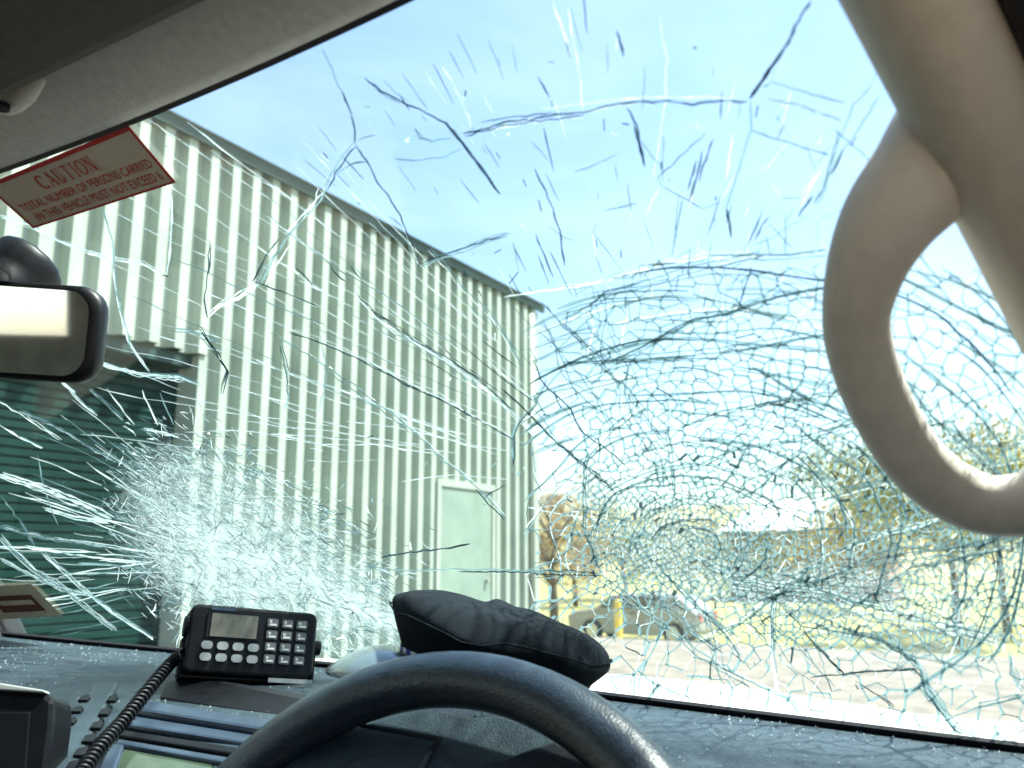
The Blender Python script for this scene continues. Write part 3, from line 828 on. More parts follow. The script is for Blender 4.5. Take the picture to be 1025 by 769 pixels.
# sagging creases pulled across the crown
for i, p in enumerate(v):
    d = p-capc; a = d.dot(ex)/s_; c = d.z/s_
    if c > 30:
        cr1 = math.exp(-((a*.5 + c - 62)/11)**2)*4
        cr2 = math.exp(-((a*.28 - c + 40 + d.dot(ey)/s_*.2)/10)**2)*3
        v[i] = p + ey*(cr1+cr2)*s_ - ez*(cr1*.3)*s_
crown = subsurf(obj('crown', v, f, M['cap'], capo, smooth=True), 2)
mb = MB(); pr_ = rings[4]
mb.tube([p + (p-capc).normalized()*0.0004 for p in pr_] + [pr_[0]], .0009, 6, cap=False); mb.build('piping', M['cap'], capo, smooth=True)
# checked band
v = []; f = []; fm = []; n = 56; rows_ = 3
for j in range(rows_+1):
    for k in range(n):
        q = 2*math.pi*k/n
        v.append(cpt(91.5*s_*math.cos(q), 81.5*s_*math.sin(q), (6+j*7)*s_))
for j in range(rows_):
    for k in range(n): f.append((j*n+k, j*n+(k+1)%n, (j+1)*n+(k+1)%n, (j+1)*n+k)); fm.append((j+k) % 2)
obj('checked_band', v, f, [M['blue'], M['whitecloth']], capo, fmat=fm, label='band of blue and white checks')
# glossy peak, pointing left
top = []; n = 24
for k in range(n+1):
    q = R(108 + 144*k/n)
    w_ = math.sin(math.pi*k/n)**.7
    pin = (91*math.cos(q), 81*math.sin(q)); pout = ((91+72*w_)*math.cos(q)*1.0, (81+30*w_)*math.sin(q))
    rowp = []
    for j in range(6):
        t_ = j/5
        rowp.append(cpt((pin[0]+(pout[0]-pin[0])*t_)*s_, (pin[1]+(pout[1]-pin[1])*t_)*s_, (24 - 36*t_*t_*w_)*s_ ))
    top.append(rowp)
v = []; f = []
for lay in (0, -.003):
    for r_ in top: v += [p + ez*lay for p in r_]
m6 = 6; N = (n+1)*m6
for k in range(n):
    for j in range(5):
        a = k*m6+j; f.append((a, a+1, a+m6+1, a+m6)); f.append((N+a, N+a+m6, N+a+m6+1, N+a+1))
    a = k*m6+5; f.append((a, N+a, N+a+m6, a+m6))
fix_normals(obj('peak', v, f, M['patent'], capo, smooth=True, label='glossy peak with pale sky reflection painted into its colour'))

# ------------------------------------------------------------------ screen unit at the lower left
tn = Vector((.55, -.75, .25)).normalized()
t0 = at_y(28, 740, .50)
term = empty('screen_unit', at_y(0, 800, .50), 'black box-shaped screen unit standing at the left end of the dashboard', 'screen unit')
def tslab(name, poly, lift, th, m, bev): 
    return slab(name, poly, t0 + tn*lift, tn, th, m, term, bev)
tslab('case', [(-60, 690), (0, 690), (47, 693), (54, 700), (53, 725), (44, 790), (40, 830), (-60, 830)], 0, .05, M['black'], .005)
tslab('top_edge', [(-60, 681), (0, 683), (44, 690), (46, 693), (0, 690), (-60, 689)], .004, .012, M['button'], .002)
tslab('screen', [(-60, 712), (30, 712), (24, 790), (-60, 800)], .001, .004, M['black'], .001)

# ------------------------------------------------------------------ stickers on the glass
def quad_map(c):
    def f(a, b, lift=.004):
        x = (c[0][0]*(1-a) + c[1][0]*a)*(1-b) + (c[3][0]*(1-a) + c[2][0]*a)*b
        y = (c[0][1]*(1-a) + c[1][1]*a)*(1-b) + (c[3][1]*(1-a) + c[2][1]*a)*b
        h = on_glass(x, y)
        return h[0] + h[1]*lift
    return f
def flat_rect(mb, q, a0, a1, b0, b1, lift, mi=0, na=8):
    vs = []; fs = []
    for i in range(na+1):
        a = a0 + (a1-a0)*i/na
        vs += [q(a, b0, lift), q(a, b1, lift)]
    for i in range(na): fs.append((2*i, 2*i+1, 2*i+3, 2*i+2))
    mb.add(vs, fs, mi)
def put_text(txt, q, a0, a1, b0, b1, lift, m, parent, serif=False, xsc=1.0):
    cu = bpy.data.curves.new('lettering', 'FONT'); cu.body = txt; cu.resolution_u = 3
    to = bpy.data.objects.new('lettering', cu); COL.objects.link(to)
    bpy.context.view_layer.update()
    me = bpy.data.meshes.new_from_object(to.evaluated_get(bpy.context.evaluated_depsgraph_get()))
    bpy.data.objects.remove(to)
    V = [v_.co.copy() for v_ in me.vertices]; F = [tuple(p.vertices) for p in me.polygons]
    x0 = min(p.x for p in V); x1 = max(p.x for p in V); y0 = min(p.y for p in V); y1 = max(p.y for p in V)
    bpy.data.meshes.remove(me)
    W = [q(a0 + (a1-a0)*(p.x-x0)/(x1-x0), b1 + (b0-b1)*(p.y-y0)/(y1-y0), lift) for p in V]
    return obj('lettering', W, F, m, parent)
LET = {  # serif capitals: strokes (x0,y0,x1,y1,width) in a unit box
 'C': [('arc', .5, .5, .44, .46, 50, 310, .16), (.80, .68, .80, .98, .06), (.80, .04, .80, .26, .05)],
 'A': [(.10, 0, .48, 1, .08), (.48, 1, .88, 0, .17), (.26, .34, .68, .34, .07), (.0, .02, .26, .02, .05), (.70, .02, 1.0, .02, .05)],
 'U': [(.20, 1, .20, .34, .17), ('arc', .5, .34, .30, .32, 180, 360, .14), (.80, 1, .80, .34, .08), (.05, .98, .36, .98, .05), (.66, .98, .94, .98, .05)],
 'T': [(.5, 1, .5, 0, .18), (.06, .97, .94, .97, .06), (.07, .97, .07, .74, .05), (.93, .97, .93, .74, .05), (.32, .02, .68, .02, .05)],
 'I': [(.5, 1, .5, 0, .30), (.15, .98, .85, .98, .05), (.15, .02, .85, .02, .05)],
 'O': [('arc', .5, .5, .42, .46, 0, 360, .15)],
 'N': [(.18, 1, .18, 0, .08), (.16, 1, .84, 0, .19), (.84, 1, .84, 0, .08), (.0, .98, .28, .98, .05), (.70, .98, 1.0, .98, .05), (.04, .02, .32, .02, .05)],
}
def serif_word(word, q, a0, a1, b0, b1, lift, m, parent):
    widths = [0.55 if c == 'I' else 1.0 for c in word]; tot = sum(widths) + .18*(len(word)-1)
    mb = MB(); x = 0; lf = lift
    asp = 0.80
    for c, w_ in zip(word, widths):
        segs = []
        for st in LET[c]:
            if st[0] == 'arc':
                _, cx_, cy_, rx, ry, d0, d1, wd = st; n = 18
                pts = [(cx_+rx*math.cos(R(d0+(d1-d0)*k/n)), cy_+ry*math.sin(R(d0+(d1-d0)*k/n))) for k in range(n+1)]
                wds = [wd*(.45+.75*abs(math.cos(R(d0+(d1-d0)*k/n)))) for k in range(n+1)]
            else: pts = [(st[0], st[1]), (st[2], st[3])]; wds = [st[4]]*2
            L_ = []; R_ = []
            for k in range(len(pts)):
                p = pts[max(0, k-1)]; r_ = pts[min(len(pts)-1, k+1)]
                dx, dy = r_[0]-p[0], r_[1]-p[1]; l_ = math.hypot(dx, dy) or 1
                nx, ny = -dy/l_*wds[k]/2, dx/l_*wds[k]/2
                L_.append((pts[k][0]+nx, pts[k][1]+ny)); R_.append((pts[k][0]-nx, pts[k][1]-ny))
            lf += .00004
            M_ = lambda p: q(a0+(a1-a0)*(x+p[0]*w_)/tot, b1+(b0-b1)*p[1], lf)
            vs = [M_(p) for p in L_] + [M_(p) for p in R_]; n = len(L_)
            mb.add(vs, [(k, k+1, n+k+1, n+k) for k in range(n-1)])
        x += w_ + .18
    return mb.build('lettering', m, parent)
Q = quad_map([(-12, 183), (131, 123), (178.5, 180), (36, 226)])
org = Q(.5, .5)
stick = empty('warning_sticker', org, 'off-white sticker with red border and CAUTION in red below the roof edge', 'sticker')
mb = MB(); flat_rect(mb, Q, 0, 1, 0, 1, .0035, na=12); mb.build('backing', M['paper'], stick)
mb = MB()
flat_rect(mb, Q, 0.0, 1, 0, .075, .0042, na=12); flat_rect(mb, Q, 0, 1, .965, 1, .0042, na=12)
flat_rect(mb, Q, .985, 1, .075, .965, .0042, na=2); flat_rect(mb, Q, 0, .012, .075, .965, .0042, na=2)
mb.build('border', M['red'], stick)
serif_word('CAUTION', Q, .27, .66, .17, .44, .0043, M['red'], stick)
put_text('TOTAL NUMBER OF PERSONS CARRIED', Q, .05, .955, .53, .68, .0043, M['red'], stick)
put_text('IN THIS VEHICLE MUST NOT EXCEED 6', Q, .08, .955, .75, .90, .0043, M['red'], stick)
Q2 = quad_map([(-30, 586), (33, 583), (64, 615), (2, 618)])
lab = empty('registration_label', Q2(.5, .5), 'small tan label with brown block in the lower left windscreen corner', 'label')
mb = MB(); flat_rect(mb, Q2, 0, 1, 0, 1, .003, na=4); mb.build('backing', M['tan'], lab)
mb = MB(); flat_rect(mb, Q2, .16, .84, .30, .80, .0038, na=4); mb.build('print', M['brown'], lab)
mb = MB(); flat_rect(mb, Q2, .24, .78, .44, .58, .0044, na=4); mb.build('print', M['tan'], lab)

# ================================================================== CRACKS IN THE GLASS
cg = random.Random(21)
WHITE, TEAL, DARK = 0, 1, 2
CM = [M['crack_white'], M['crack_teal'], M['crack_dark']]
def wiggle(pts, step=7.0, amp=0.9):
    out = []
    for i in range(len(pts)-1):
        (x0, y0), (x1, y1) = pts[i], pts[i+1]
        L = math.hypot(x1-x0, y1-y0); n = max(1, int(L/step))
        for k in range(n):
            t = k/n; j = amp*cg.gauss(0, .55) if (k or i) else 0
            nx, ny = -(y1-y0)/(L+1e-6), (x1-x0)/(L+1e-6)
            out.append((x0+(x1-x0)*t+nx*j, y0+(y1-y0)*t+ny*j))
    out.append(pts[-1]); return out
def crack_ribs(mb, pts, w, mi, taper=True, hfac=1.0, lift=0.0):
    """a crack as a thin three-sided splinter lying in the inner face of the glass; w in pixels at its distance"""
    P = []
    for x, y in pts:
        h = on_glass(x, y)
        if h is None or abs(h[2]) > 1.0 or h[3] < 0.0 or h[3] > 1.0:
            if len(P) > 1: _emit(mb, P, w, mi, taper, hfac, lift)
            P = []; continue
        P.append(h)
    if len(P) > 1: _emit(mb, P, w, mi, taper, hfac, lift)
def _emit(mb, P, w, mi, taper, hfac, lift):
    n = len(P); base = len(mb.v)
    for i, (p, nn, u, v_, d) in enumerate(P):
        t = (P[min(i+1, n-1)][0]-P[max(i-1, 0)][0])
        if t.length < 1e-7: t = Vector((1, 0, 0))
        s_ = nn.cross(t.normalized())
        k = w*(0.65+0.7*cg.random())*d/FPX/2
        if taper and n > 2 and (i == 0 or i == n-1): k *= .3
        a = p + nn*(.0006+lift)
        o_ = cg.uniform(-.6, .6)
        mb.v += [a - s_*k, a + s_*k, a + nn*(min(k*1.2*hfac, .0007)+.0002) + s_*k*o_]
    for i in range(n-1):
        b = base+3*i; c = b+3
        mb.f += [(b, c, c+2, b+2), (b+2, c+2, c+1, b+1)]; mb.m += [mi, mi]
n_crack = 0
def crack(pts, w=1.6, mi=DARK, amp=.9, strands=1, spread=0.0, mix=None):
    global n_crack
    mb = MB()
    for s_ in range(strands):
        off = (cg.uniform(-spread, spread), cg.uniform(-spread, spread)) if s_ else (0, 0)
        pp = [(x+off[0]+cg.uniform(-.25, .25)*spread, y+off[1]+cg.uniform(-.25, .25)*spread) for x, y in pts]
        if s_ and len(pp) > 2 and mi != W:
            a = cg.randrange(0, len(pp)-1); b = min(len(pp), a+cg.randrange(2, len(pp)+1)); pp = pp[a:b]
        m_ = mi if not mix else cg.choice(mix)
        if len(pp) > 1: crack_ribs(mb, wiggle(pp, 6, amp), w*(1 if s_ == 0 else .7), m_)
    if mb.v:
        mb.build('crack', CM, windscreen); n_crack += 1
D, T, W = DARK, TEAL, WHITE
TR_ = [  # main cracks followed across the glass
 ([(323,48),(332,68),(342,90),(351,112),(355,129),(355,142),(344,155),(334,170),(325,188)], 1.8, D, 3, 3, [D,T]),
 ([(328,181),(322,199),(302,222),(284,242),(272,262),(259,285)], 1.8, D, 8, 7, [D,T,W,T,W]),
 ([(259,285),(240,296),(222,304),(207,318)], 1.6, D, 5, 4, [D,T,W]),
 ([(365,77),(382,91),(400,101),(427,112),(445,122),(458,137),(471,155),(486,175),(500,194)], 2.0, D, 3, 3, [D,T]),
 ([(384,80),(396,92),(408,101)], 1.0, T, 0, 1, None),
 ([(463,133),(483,127),(505,122),(530,118),(556,115),(584,112),(614,105),(640,101),(667,101),(693,103),(716,100),(749,101)], 1.8, T, 4, 5, [T,D,W,W]),
 ([(540,108),(600,101),(640,97),(690,96),(738,97)], 3.0, W, 0, 1, None),  # white highlight above the arc painted as a pale splinter
 ([(811,0),(798,20),(785,48),(775,63),(764,79),(751,97)], 2.6, D, 2, 3, [D]),
 ([(751,101),(751,127),(743,157),(731,193),(727,208),(731,236)], 2.4, D, 2, 3, [D,T]),
 ([(356,145),(367,160),(377,181),(388,195),(400,215),(410,238),(417,256),(421,266)], 1.5, T, 3, 3, [T,D,W]),
 ([(430,248),(448,266),(466,289),(491,312),(507,335),(520,362)], 1.3, T, 3, 3, [T,W,D]),
 ([(421,266),(438,258),(458,253),(483,243),(509,236)], 1.8, T, 4, 5, [T,D,W]),
 ([(255,281),(288,293),(316,305)], 1.3, D, 2, 2, [D,W]),
 ([(356,296),(377,317),(397,331),(420,345),(443,357),(466,373),(488,390),(512,412),(536,436)], 1.7, D, 4, 5, [D,T,W]),
 ([(270,332),(296,347),(323,364),(354,385),(379,405),(397,417),(410,429),(430,446),(443,460),(458,471),(476,486),(486,495),(506,517)], 1.7, D, 4, 5, [D,T,W]),
 ([(288,331),(321,342),(349,355),(367,362),(389,374),(407,385),(440,398),(480,420),(515,440)], 1.5, D, 4, 4, [D,W,W]),
 ([(297,268),(308,278),(315,287)], 2.0, D, 0, 1, None), ([(330,265),(342,278),(346,281)], 1.6, D, 0, 1, None), ([(351,266),(362,279)], 1.4, D, 0, 1, None),
 ([(0,216),(30,225),(51,237),(76,248),(107,257),(142,263),(162,274)], 2.2, W, 2, 2, [W]),
 ([(103,208),(107,223),(114,246),(115,271),(117,294),(124,322),(132,347),(150,373)], 1.6, D, 4, 4, [D,T,W]),
 ([(172,195),(172,220),(171,246),(167,274)], 1.2, W, 1, 2, [W]),
 ([(208,318),(205,300),(208,270),(210,240)], 1.3, D, 3, 3, [D,T]),
 ([(200,330),(215,350),(228,372),(222,395)], 1.4, T, 5, 6, [T,W,D]),
 ([(172,331),(200,334),(216,338)], 1.8, T, 6, 8, [T,W]),
 ([(382,557),(417,551),(444,548),(470,543)], 1.9, D, 1, 2, [D]), ([(364,565),(407,570),(458,569),(515,569),(543,571),(601,574)], 1.9, D, 3, 4, [D,T]),
 ([(601,572),(594,552),(586,532),(586,499),(587,466),(592,453)], 1.8, D, 4, 5, [D,T]),
 ([(485,497),(497,490),(505,485)], 1.4, D, 1, 2, [D]),
 ([(320,335),(326,360),(325,390),(318,410)], 1.0, T, 2, 2, [T]),
 ([(280,345),(287,372),(289,396),(285,410)], 1.6, D, 3, 3, [D,T]),
 # arcs round the right-hand impact
 ([(505,296),(556,289),(591,285),(627,274),(670,262),(708,256),(749,255),(790,254),(826,250)], 1.9, T, 4, 7, [T,D,T,W]),
 ([(561,322),(591,304),(606,291),(647,280),(683,269),(716,261),(760,250)], 1.7, T, 5, 7, [T,D,T]),
 ([(563,364),(614,362),(647,347),(672,333),(698,319),(728,314),(759,302),(800,292),(838,286)], 2.2, T, 5, 9, [T,T,D]),
 ([(590,384),(617,362),(667,357),(698,355),(723,352),(759,347),(800,338),(850,330)], 1.8, T, 5, 7, [T,T,D]),
 ([(589,453),(606,436),(634,413),(650,402)], 2.0, T, 4, 6, [T,D]), ([(683,428),(723,413),(765,405),(810,398),(850,392)], 2.0, T, 5, 8, [T,D]),
 ([(642,479),(667,471),(698,464),(726,453),(770,444),(820,430),(868,418)], 2.2, T, 6, 9, [T,T,D]),
 ([(545,380),(535,405),(520,420),(513,436),(513,470)], 1.6, D, 3, 4, [D,T]),
 ([(505,390),(535,420),(560,445),(590,470),(612,488)], 1.6, D, 4, 5, [D,T]),
 ([(540,300),(570,330),(600,362),(640,410),(670,445)], 1.2, T, 4, 4, [T,D]),
 ([(563,322),(590,345),(614,362)], 1.3, D, 2, 2, [D,T]),
 # lower right streamers
 ([(601,574),(631,597),(654,615),(679,635),(702,653),(722,668),(753,683),(788,698),(804,719)], 2.6, T, 4, 7, [T,T,W,D]),
 ([(610,560),(640,590),(690,628),(720,650)], 1.6, T, 4, 5, [T,W]),
 ([(655,560),(680,590),(702,615),(722,630),(733,642)], 2.4, T, 5, 7, [T,D]), ([(664,574),(687,594),(707,615),(722,630),(732,643),(740,660)], 2.0, T, 5, 5, [T,D,W]),
 ([(700,585),(730,610),(752,628),(762,640)], 2.0, T, 5, 6, [T,D]),
 ([(773,590),(773,607),(772,648),(776,675),(780,700)], 2.0, T, 4, 5, [T,D]),
 ([(803,626),(807,634),(816,645),(830,660),(846,675)], 3.0, D, 1, 2, [D]),
 ([(780,600),(803,626),(840,630),(882,640),(920,665)], 1.8, T, 4, 6, [T,D]),
 ([(882,627),(902,648),(920,665),(927,686),(943,708),(955,726),(981,741),(998,757)], 3.2, T, 6, 10, [T,T,D,W]),
 ([(811,677),(850,672),(917,669)], 1.5, D, 1, 2, [D]), ([(940,722),(975,708),(1010,700),(1025,694)], 1.6, D, 3, 3, [D,T]),
 ([(1010,650),(1012,668),(1020,684),(1025,690)], 2.2, T, 3, 4, [T,D]), ([(855,680),(880,695),(895,706)], 1.2, D, 2, 2, [D]),
 ([(700,560),(735,580),(775,588),(820,592),(860,605),(920,620),(1000,640)], 2.2, T, 6, 9, [T,T,D]),
 ([(700,640),(740,620),(790,580),(830,555),(880,535),(940,520)], 2.0, T, 5, 8, [T,T,W]),
 ([(760,600),(820,580),(880,555),(960,545),(1025,530)], 1.9, T, 6, 8, [T,W]),
 ([(790,640),(850,610),(910,570),(980,555),(1025,545)], 1.7, T, 6, 8, [T,W,D]),
 ([(766,502),(790,512),(815,525)], 1.6, D, 1, 2, [D]), ([(832,512),(838,525),(842,533),(836,541)], 1.8, D, 2, 3, [D,T]),
 # upper right
 ([(872,85),(853,104),(842,130),(834,155),(825,190),(817,205)], 1.8, D, 3, 4, [D,T]), ([(880,96),(868,115),(842,150),(830,175)], 1.8, D, 2, 3, [D,T]),
 ([(813,195),(806,205),(799,216)], 2.6, D, 0, 1, None), ([(785,213),(786,235),(785,253)], 1.5, T, 1, 2, [T]), ([(766,234),(768,245),(770,256)], 1.7, T, 0, 1, None),
 ([(770,80),(800,90),(845,102)], 1.0, T, 1, 2, [T]), ([(768,97),(800,105),(842,120)], 2.4, W, 1, 2, [W,T]), ([(752,130),(790,142),(830,155)], 1.0, T, 1, 2, [T]),
 ([(627,107),(636,124),(641,145),(645,165)], 1.8, D, 2, 3, [D]), ([(641,140),(652,155),(660,165)], 1.2, T, 1, 1, None),
 ([(683,198),(672,258)], 1.3, T, 1, 2, [T]), ([(697,160),(688,190)], 1.6, D, 1, 1, None), ([(702,150),(696,178),(690,200)], 1.6, D, 1, 2, [D,T]), ([(714,138),(703,165),(700,180)], 1.5, D, 1, 2, [D,T]),
 ([(755,240),(762,225),(770,216)], 1.4, D, 0, 1, None), ([(751,246),(770,238),(785,228),(808,216)], .9, T, 1, 1, None),
 ([(553,0),(558,15),(566,38),(572,56)], 2.0, D, 1, 2, [D,W]), ([(617,30),(620,42),(624,56)], 2.4, D, 0, 1, None), ([(538,76),(544,86),(550,97)], 1.6, D, 0, 1, None),
 ([(535,168),(543,185),(553,210),(560,230),(565,265)], 1.5, D, 1, 2, [D]), ([(536,233),(545,255),(554,277)], 1.5, D, 0, 1, None), ([(532,141),(540,150),(548,160)], 1.1, T, 0, 1, None),
 ([(575,172),(600,162),(618,153)], 1.0, T, 1, 2, [T]), ([(605,210),(620,207),(637,203)], 1.6, D, 1, 2, [D,T]), ([(660,15),(667,60),(666,100),(660,140),(654,180)], 2.2, W, 0, 1, None),
 ([(568,5),(574,40),(580,75),(583,110)], 1.4, W, 0, 1, None), ([(440,60),(455,85),(468,115),(472,130)], 1.3, W, 0, 1, None),
 ([(425,139),(415,128),(420,138),(432,141),(452,138)], 1.6, D, 1, 2, [D,T]), ([(395,158),(415,160),(440,158),(462,148)], 1.1, T, 1, 2, [T]), ([(358,140),(375,135)], 1.6, D, 1, 2, [T]), ([(334,175),(350,165),(367,162)], 1.3, D, 1, 2, [T,D]),
 # left hand streaks
 ([(0,474),(50,490),(85,505),(112,518)], 3.2, W, 3, 6, [W,T,W]), ([(45,508),(75,517),(110,521)], 2.8, W, 2, 4, [W]),
 ([(22,410),(60,427),(92,447),(118,461)], 1.8, W, 2, 3, [W,T]), ([(0,424),(20,437),(42,448)], 2.4, T, 2, 3, [T,W]), ([(0,402),(25,416),(60,440)], 1.5, T, 2, 3, [T,W]),
 ([(70,390),(85,405),(97,415)], 2.0, W, 1, 2, [W,T]), ([(92,388),(112,406),(124,418)], 2.2, W, 2, 3, [W,T]), ([(107,388),(125,412),(135,424)], 1.2, W, 1, 1, None), ([(143,390),(152,410),(158,425)], 1.5, W, 1, 1, None), ([(160,392),(174,424)], 1.3, T, 1, 1, None),
 ([(0,527),(30,535),(55,540),(100,546),(140,555)], 2.4, W, 2, 4, [W,T]), ([(0,546),(45,550),(100,558),(150,562)], 1.8, T, 2, 3, [T,W]),
 ([(0,536),(15,552),(35,570),(60,585),(90,610),(115,630)], 2.2, W, 2, 4, [W,T]), ([(0,558),(30,575),(60,588),(90,594)], 2.0, W, 2, 3, [W,T]), ([(45,552),(65,570),(85,588),(120,615),(155,637)], 2.4, W, 3, 5, [W,T]),
 ([(78,563),(110,565),(148,569)], 2.2, T, 1, 2, [T]), ([(38,455),(45,490),(58,525)], 1.0, T, 1, 1, None), ([(0,495),(20,520),(35,545)], 1.2, T, 1, 2, [T]),
 ([(0,247),(25,254),(48,262)], 1.6, W, 1, 2, [W]), ([(92,360),(110,366),(140,374),(185,380)], 2.4, W, 2, 4, [W]), ([(150,374),(180,376),(200,384)], 2.2, W, 2, 4, [W,T]),
 ([(60,380),(75,392)], 1.6, W, 1, 2, [W]), ([(145,428),(165,432),(178,436)], 2.4, W, 2, 3, [W]),
 # bright fold running out of the left impact
]
for pts, w, mi, sp_, ns, mx_m in TR_:
    if mx_m and pts[0][0] > 500 and pts[0][1] > 250 and mi == T: mx_m = [T, T, T, W]
    crack(pts, w*(.5 if mi == W and w > 1.7 else 1), mi, .9, ns+(2 if mi == W and ns > 1 else 0), sp_*(1.25 if mi == W else 1), mx_m)

web = MB()
# --- long thin streaks running out from the left-hand impact
for i in range(46):
    a = R(cg.uniform(160, 232)); r0 = cg.uniform(95, 190); r1 = r0 + cg.uniform(30, 150); off = cg.gauss(0, 10)
    pts = [(264+r*math.cos(a), 566+off+r*math.sin(a)*.72 + 4*noise.noise(Vector((r*.02, i*2.3, .9)))) for r in [r0+(r1-r0)*k/8 for k in range(9)]]
    crack_ribs(web, wiggle(pts, 9, .5), cg.choice((.5, .7, .9, 1.3)), cg.choices((W, T), (.6, .4))[0])
# --- long fine radials from the right-hand impact across the shed (mostly white)
BC = (655.0, 492.0)
for i in range(68):
    ang = R(cg.uniform(181, 226))
    r0 = cg.uniform(120, 420); r1 = r0 + cg.uniform(60, 300)
    dev = cg.uniform(-.06, .06); off = cg.gauss(0, 10)
    mi = cg.choices((W, T, D), (.75, .17, .08))[0]
    pts = []
    n = max(3, int((r1-r0)/22))
    for k in range(n+1):
        r = r0+(r1-r0)*k/n; a = ang + dev*(r/300)
        pts.append((BC[0]+r*math.cos(a), BC[1]+off+r*math.sin(a)*.98 + 7*noise.noise(Vector((r*.012, i*3.7, .5)))))
    w = cg.choice((.5, .6, .75, .9, 1.2))
    k = 0
    while k < n:                                     # broken into pieces
        L = cg.randrange(2, 7); seg = pts[k:k+L+1]
        if len(seg) > 1 and cg.random() < .78: crack_ribs(web, wiggle(seg, 9, .6), w, mi)
        k += L
# --- short dashes in the sky, pointing at the impact
for i in range(120):
    ang = R(cg.uniform(222, 300)); r0 = cg.uniform(170, 470); r1 = r0 + cg.choice((8, 12, 18, 30, 45))
    x0, y0 = BC[0]+r0*math.cos(ang), BC[1]+r0*math.sin(ang)
    if y0 < 60 and cg.random() < .6: continue
    a2 = ang + cg.uniform(-.15, .15)
    mi = cg.choices((W, T, D), (.25, .4, .35))[0]
    crack_ribs(web, wiggle([(x0, y0), (x0+(r1-r0)*math.cos(a2), y0+(r1-r0)*math.sin(a2))], 8, .4), cg.uniform(.7, 1.4), mi)
# --- a few large joined cells reaching up into the sky
def big_cells():
    P = []
    for i in range(900):
        x, y = cg.uniform(480, 900), cg.uniform(70, 300)
        if all((x-a)**2*.7+(y-b)**2*1.2 > (34+max(0, 200-y)*.12)**2 for a, b in P): P.append((x, y))
    vo, eo, fo, *_ = delaunay_2d_cdt([Vector(p) for p in P], [], [], 0, 1e-4)
    em = {}; cc = []
    for fi, t in enumerate(fo):
        a, b, c = [vo[k] for k in t]
        d = 2*(a[0]*(b[1]-c[1])+b[0]*(c[1]-a[1])+c[0]*(a[1]-b[1]))
        if abs(d) < 1e-6: cc.append(None)
        else:
            A, B, C_ = a.length_squared, b.length_squared, c.length_squared
            cc.append(((A*(b[1]-c[1])+B*(c[1]-a[1])+C_*(a[1]-b[1]))/d, (A*(c[0]-b[0])+B*(a[0]-c[0])+C_*(b[0]-a[0]))/d))
        for k in range(3): em.setdefault(tuple(sorted((t[k], t[(k+1) % 3]))), []).append(fi)
    for e_, fs in em.items():
        if len(fs) != 2 or cc[fs[0]] is None or cc[fs[1]] is None: continue
        a, b = cc[fs[0]], cc[fs[1]]
        L = math.hypot(a[0]-b[0], a[1]-b[1]); my0 = (a[1]+b[1])/2; mx0 = (a[0]+b[0])/2
        if L > 75 or L < 3 or my0 < 80 or my0 < 300-(mx0-470)*1.1: continue
        if cg.random() > .45 + max(0, my0-150)*.0035: continue
        crack_ribs(web, wiggle([a, b], 9, 1.1), cg.choice((.5, .7, .9, 1.2)), cg.choices((W, T, D), (.30, .50, .20))[0])
big_cells()
# --- cell net round the right-hand impact: spacing follows how finely the glass broke
def cell(x, y):
    # wanted cell size in pixels; None where the net is absent
    if x < 520: return None
    top = 262 + max(0, 640-x)*.55
    if y < top: return None
    d = math.hypot((x-665)/1.6, (y-535))
    s_ = 4.8 + max(0, d-30)*.058
    if y > 600: s_ += (y-600)*.03
    if x > 780 and y < 430: s_ = max(s_, 10)
    if x < 590: s_ += (590-x)*.22
    if x > 740 and 430 < y < 640: s_ = min(s_, 7.5)
    if 560 < x < 720 and y > 600: s_ += 8
    if 760 < x < 860 and 490 < y < 535: s_ += 9
    return min(s_, 30)
pts = []; gridd = {}
tries = 110000
for i in range(tries):
    x = cg.uniform(500, 1060); y = cg.uniform(250, 790)
    s_ = cell(x, y)
    if s_ is None: continue
    s_ *= cg.uniform(.72, 1.15)
    # rows bunch along arcs: stretch spacing across the arc direction
    g = 8.0; kx, ky = int(x//g), int(y//g); ok = True
    R_ = int(s_//g)+1
    th = math.atan2(y-540, x-690); ct, st_ = math.cos(th), math.sin(th)
    for ax in range(kx-R_, kx+R_+1):
        for ay in range(ky-R_, ky+R_+1):
            for (qx, qy) in gridd.get((ax, ay), ()):
                dx, dy = qx-x, qy-y
                dr = dx*ct+dy*st_; dt = -dx*st_+dy*ct
                if (dr*1.25)**2+(dt*.80)**2 < s_*s_: ok = False; break
            if not ok: break
        if not ok: break
    if ok: gridd.setdefault((kx, ky), []).append((x, y)); pts.append((x, y))
vo, eo, fo, *_ = delaunay_2d_cdt([Vector(p) for p in pts], [], [], 0, 1e-4)
def circ(a, b, c):
    d = 2*(a[0]*(b[1]-c[1])+b[0]*(c[1]-a[1])+c[0]*(a[1]-b[1]))
    if abs(d) < 1e-6: return None
    A, B, C_ = a[0]**2+a[1]**2, b[0]**2+b[1]**2, c[0]**2+c[1]**2
    return ((A*(b[1]-c[1])+B*(c[1]-a[1])+C_*(a[1]-b[1]))/d, (A*(c[0]-b[0])+B*(a[0]-c[0])+C_*(b[0]-a[0]))/d)
emap = {}; cc = []
for fi, tri in enumerate(fo):
    cc.append(circ(*[vo[i] for i in tri]))
    for k in range(3):
        e_ = tuple(sorted((tri[k], tri[(k+1)%3]))); emap.setdefault(e_, []).append(fi)
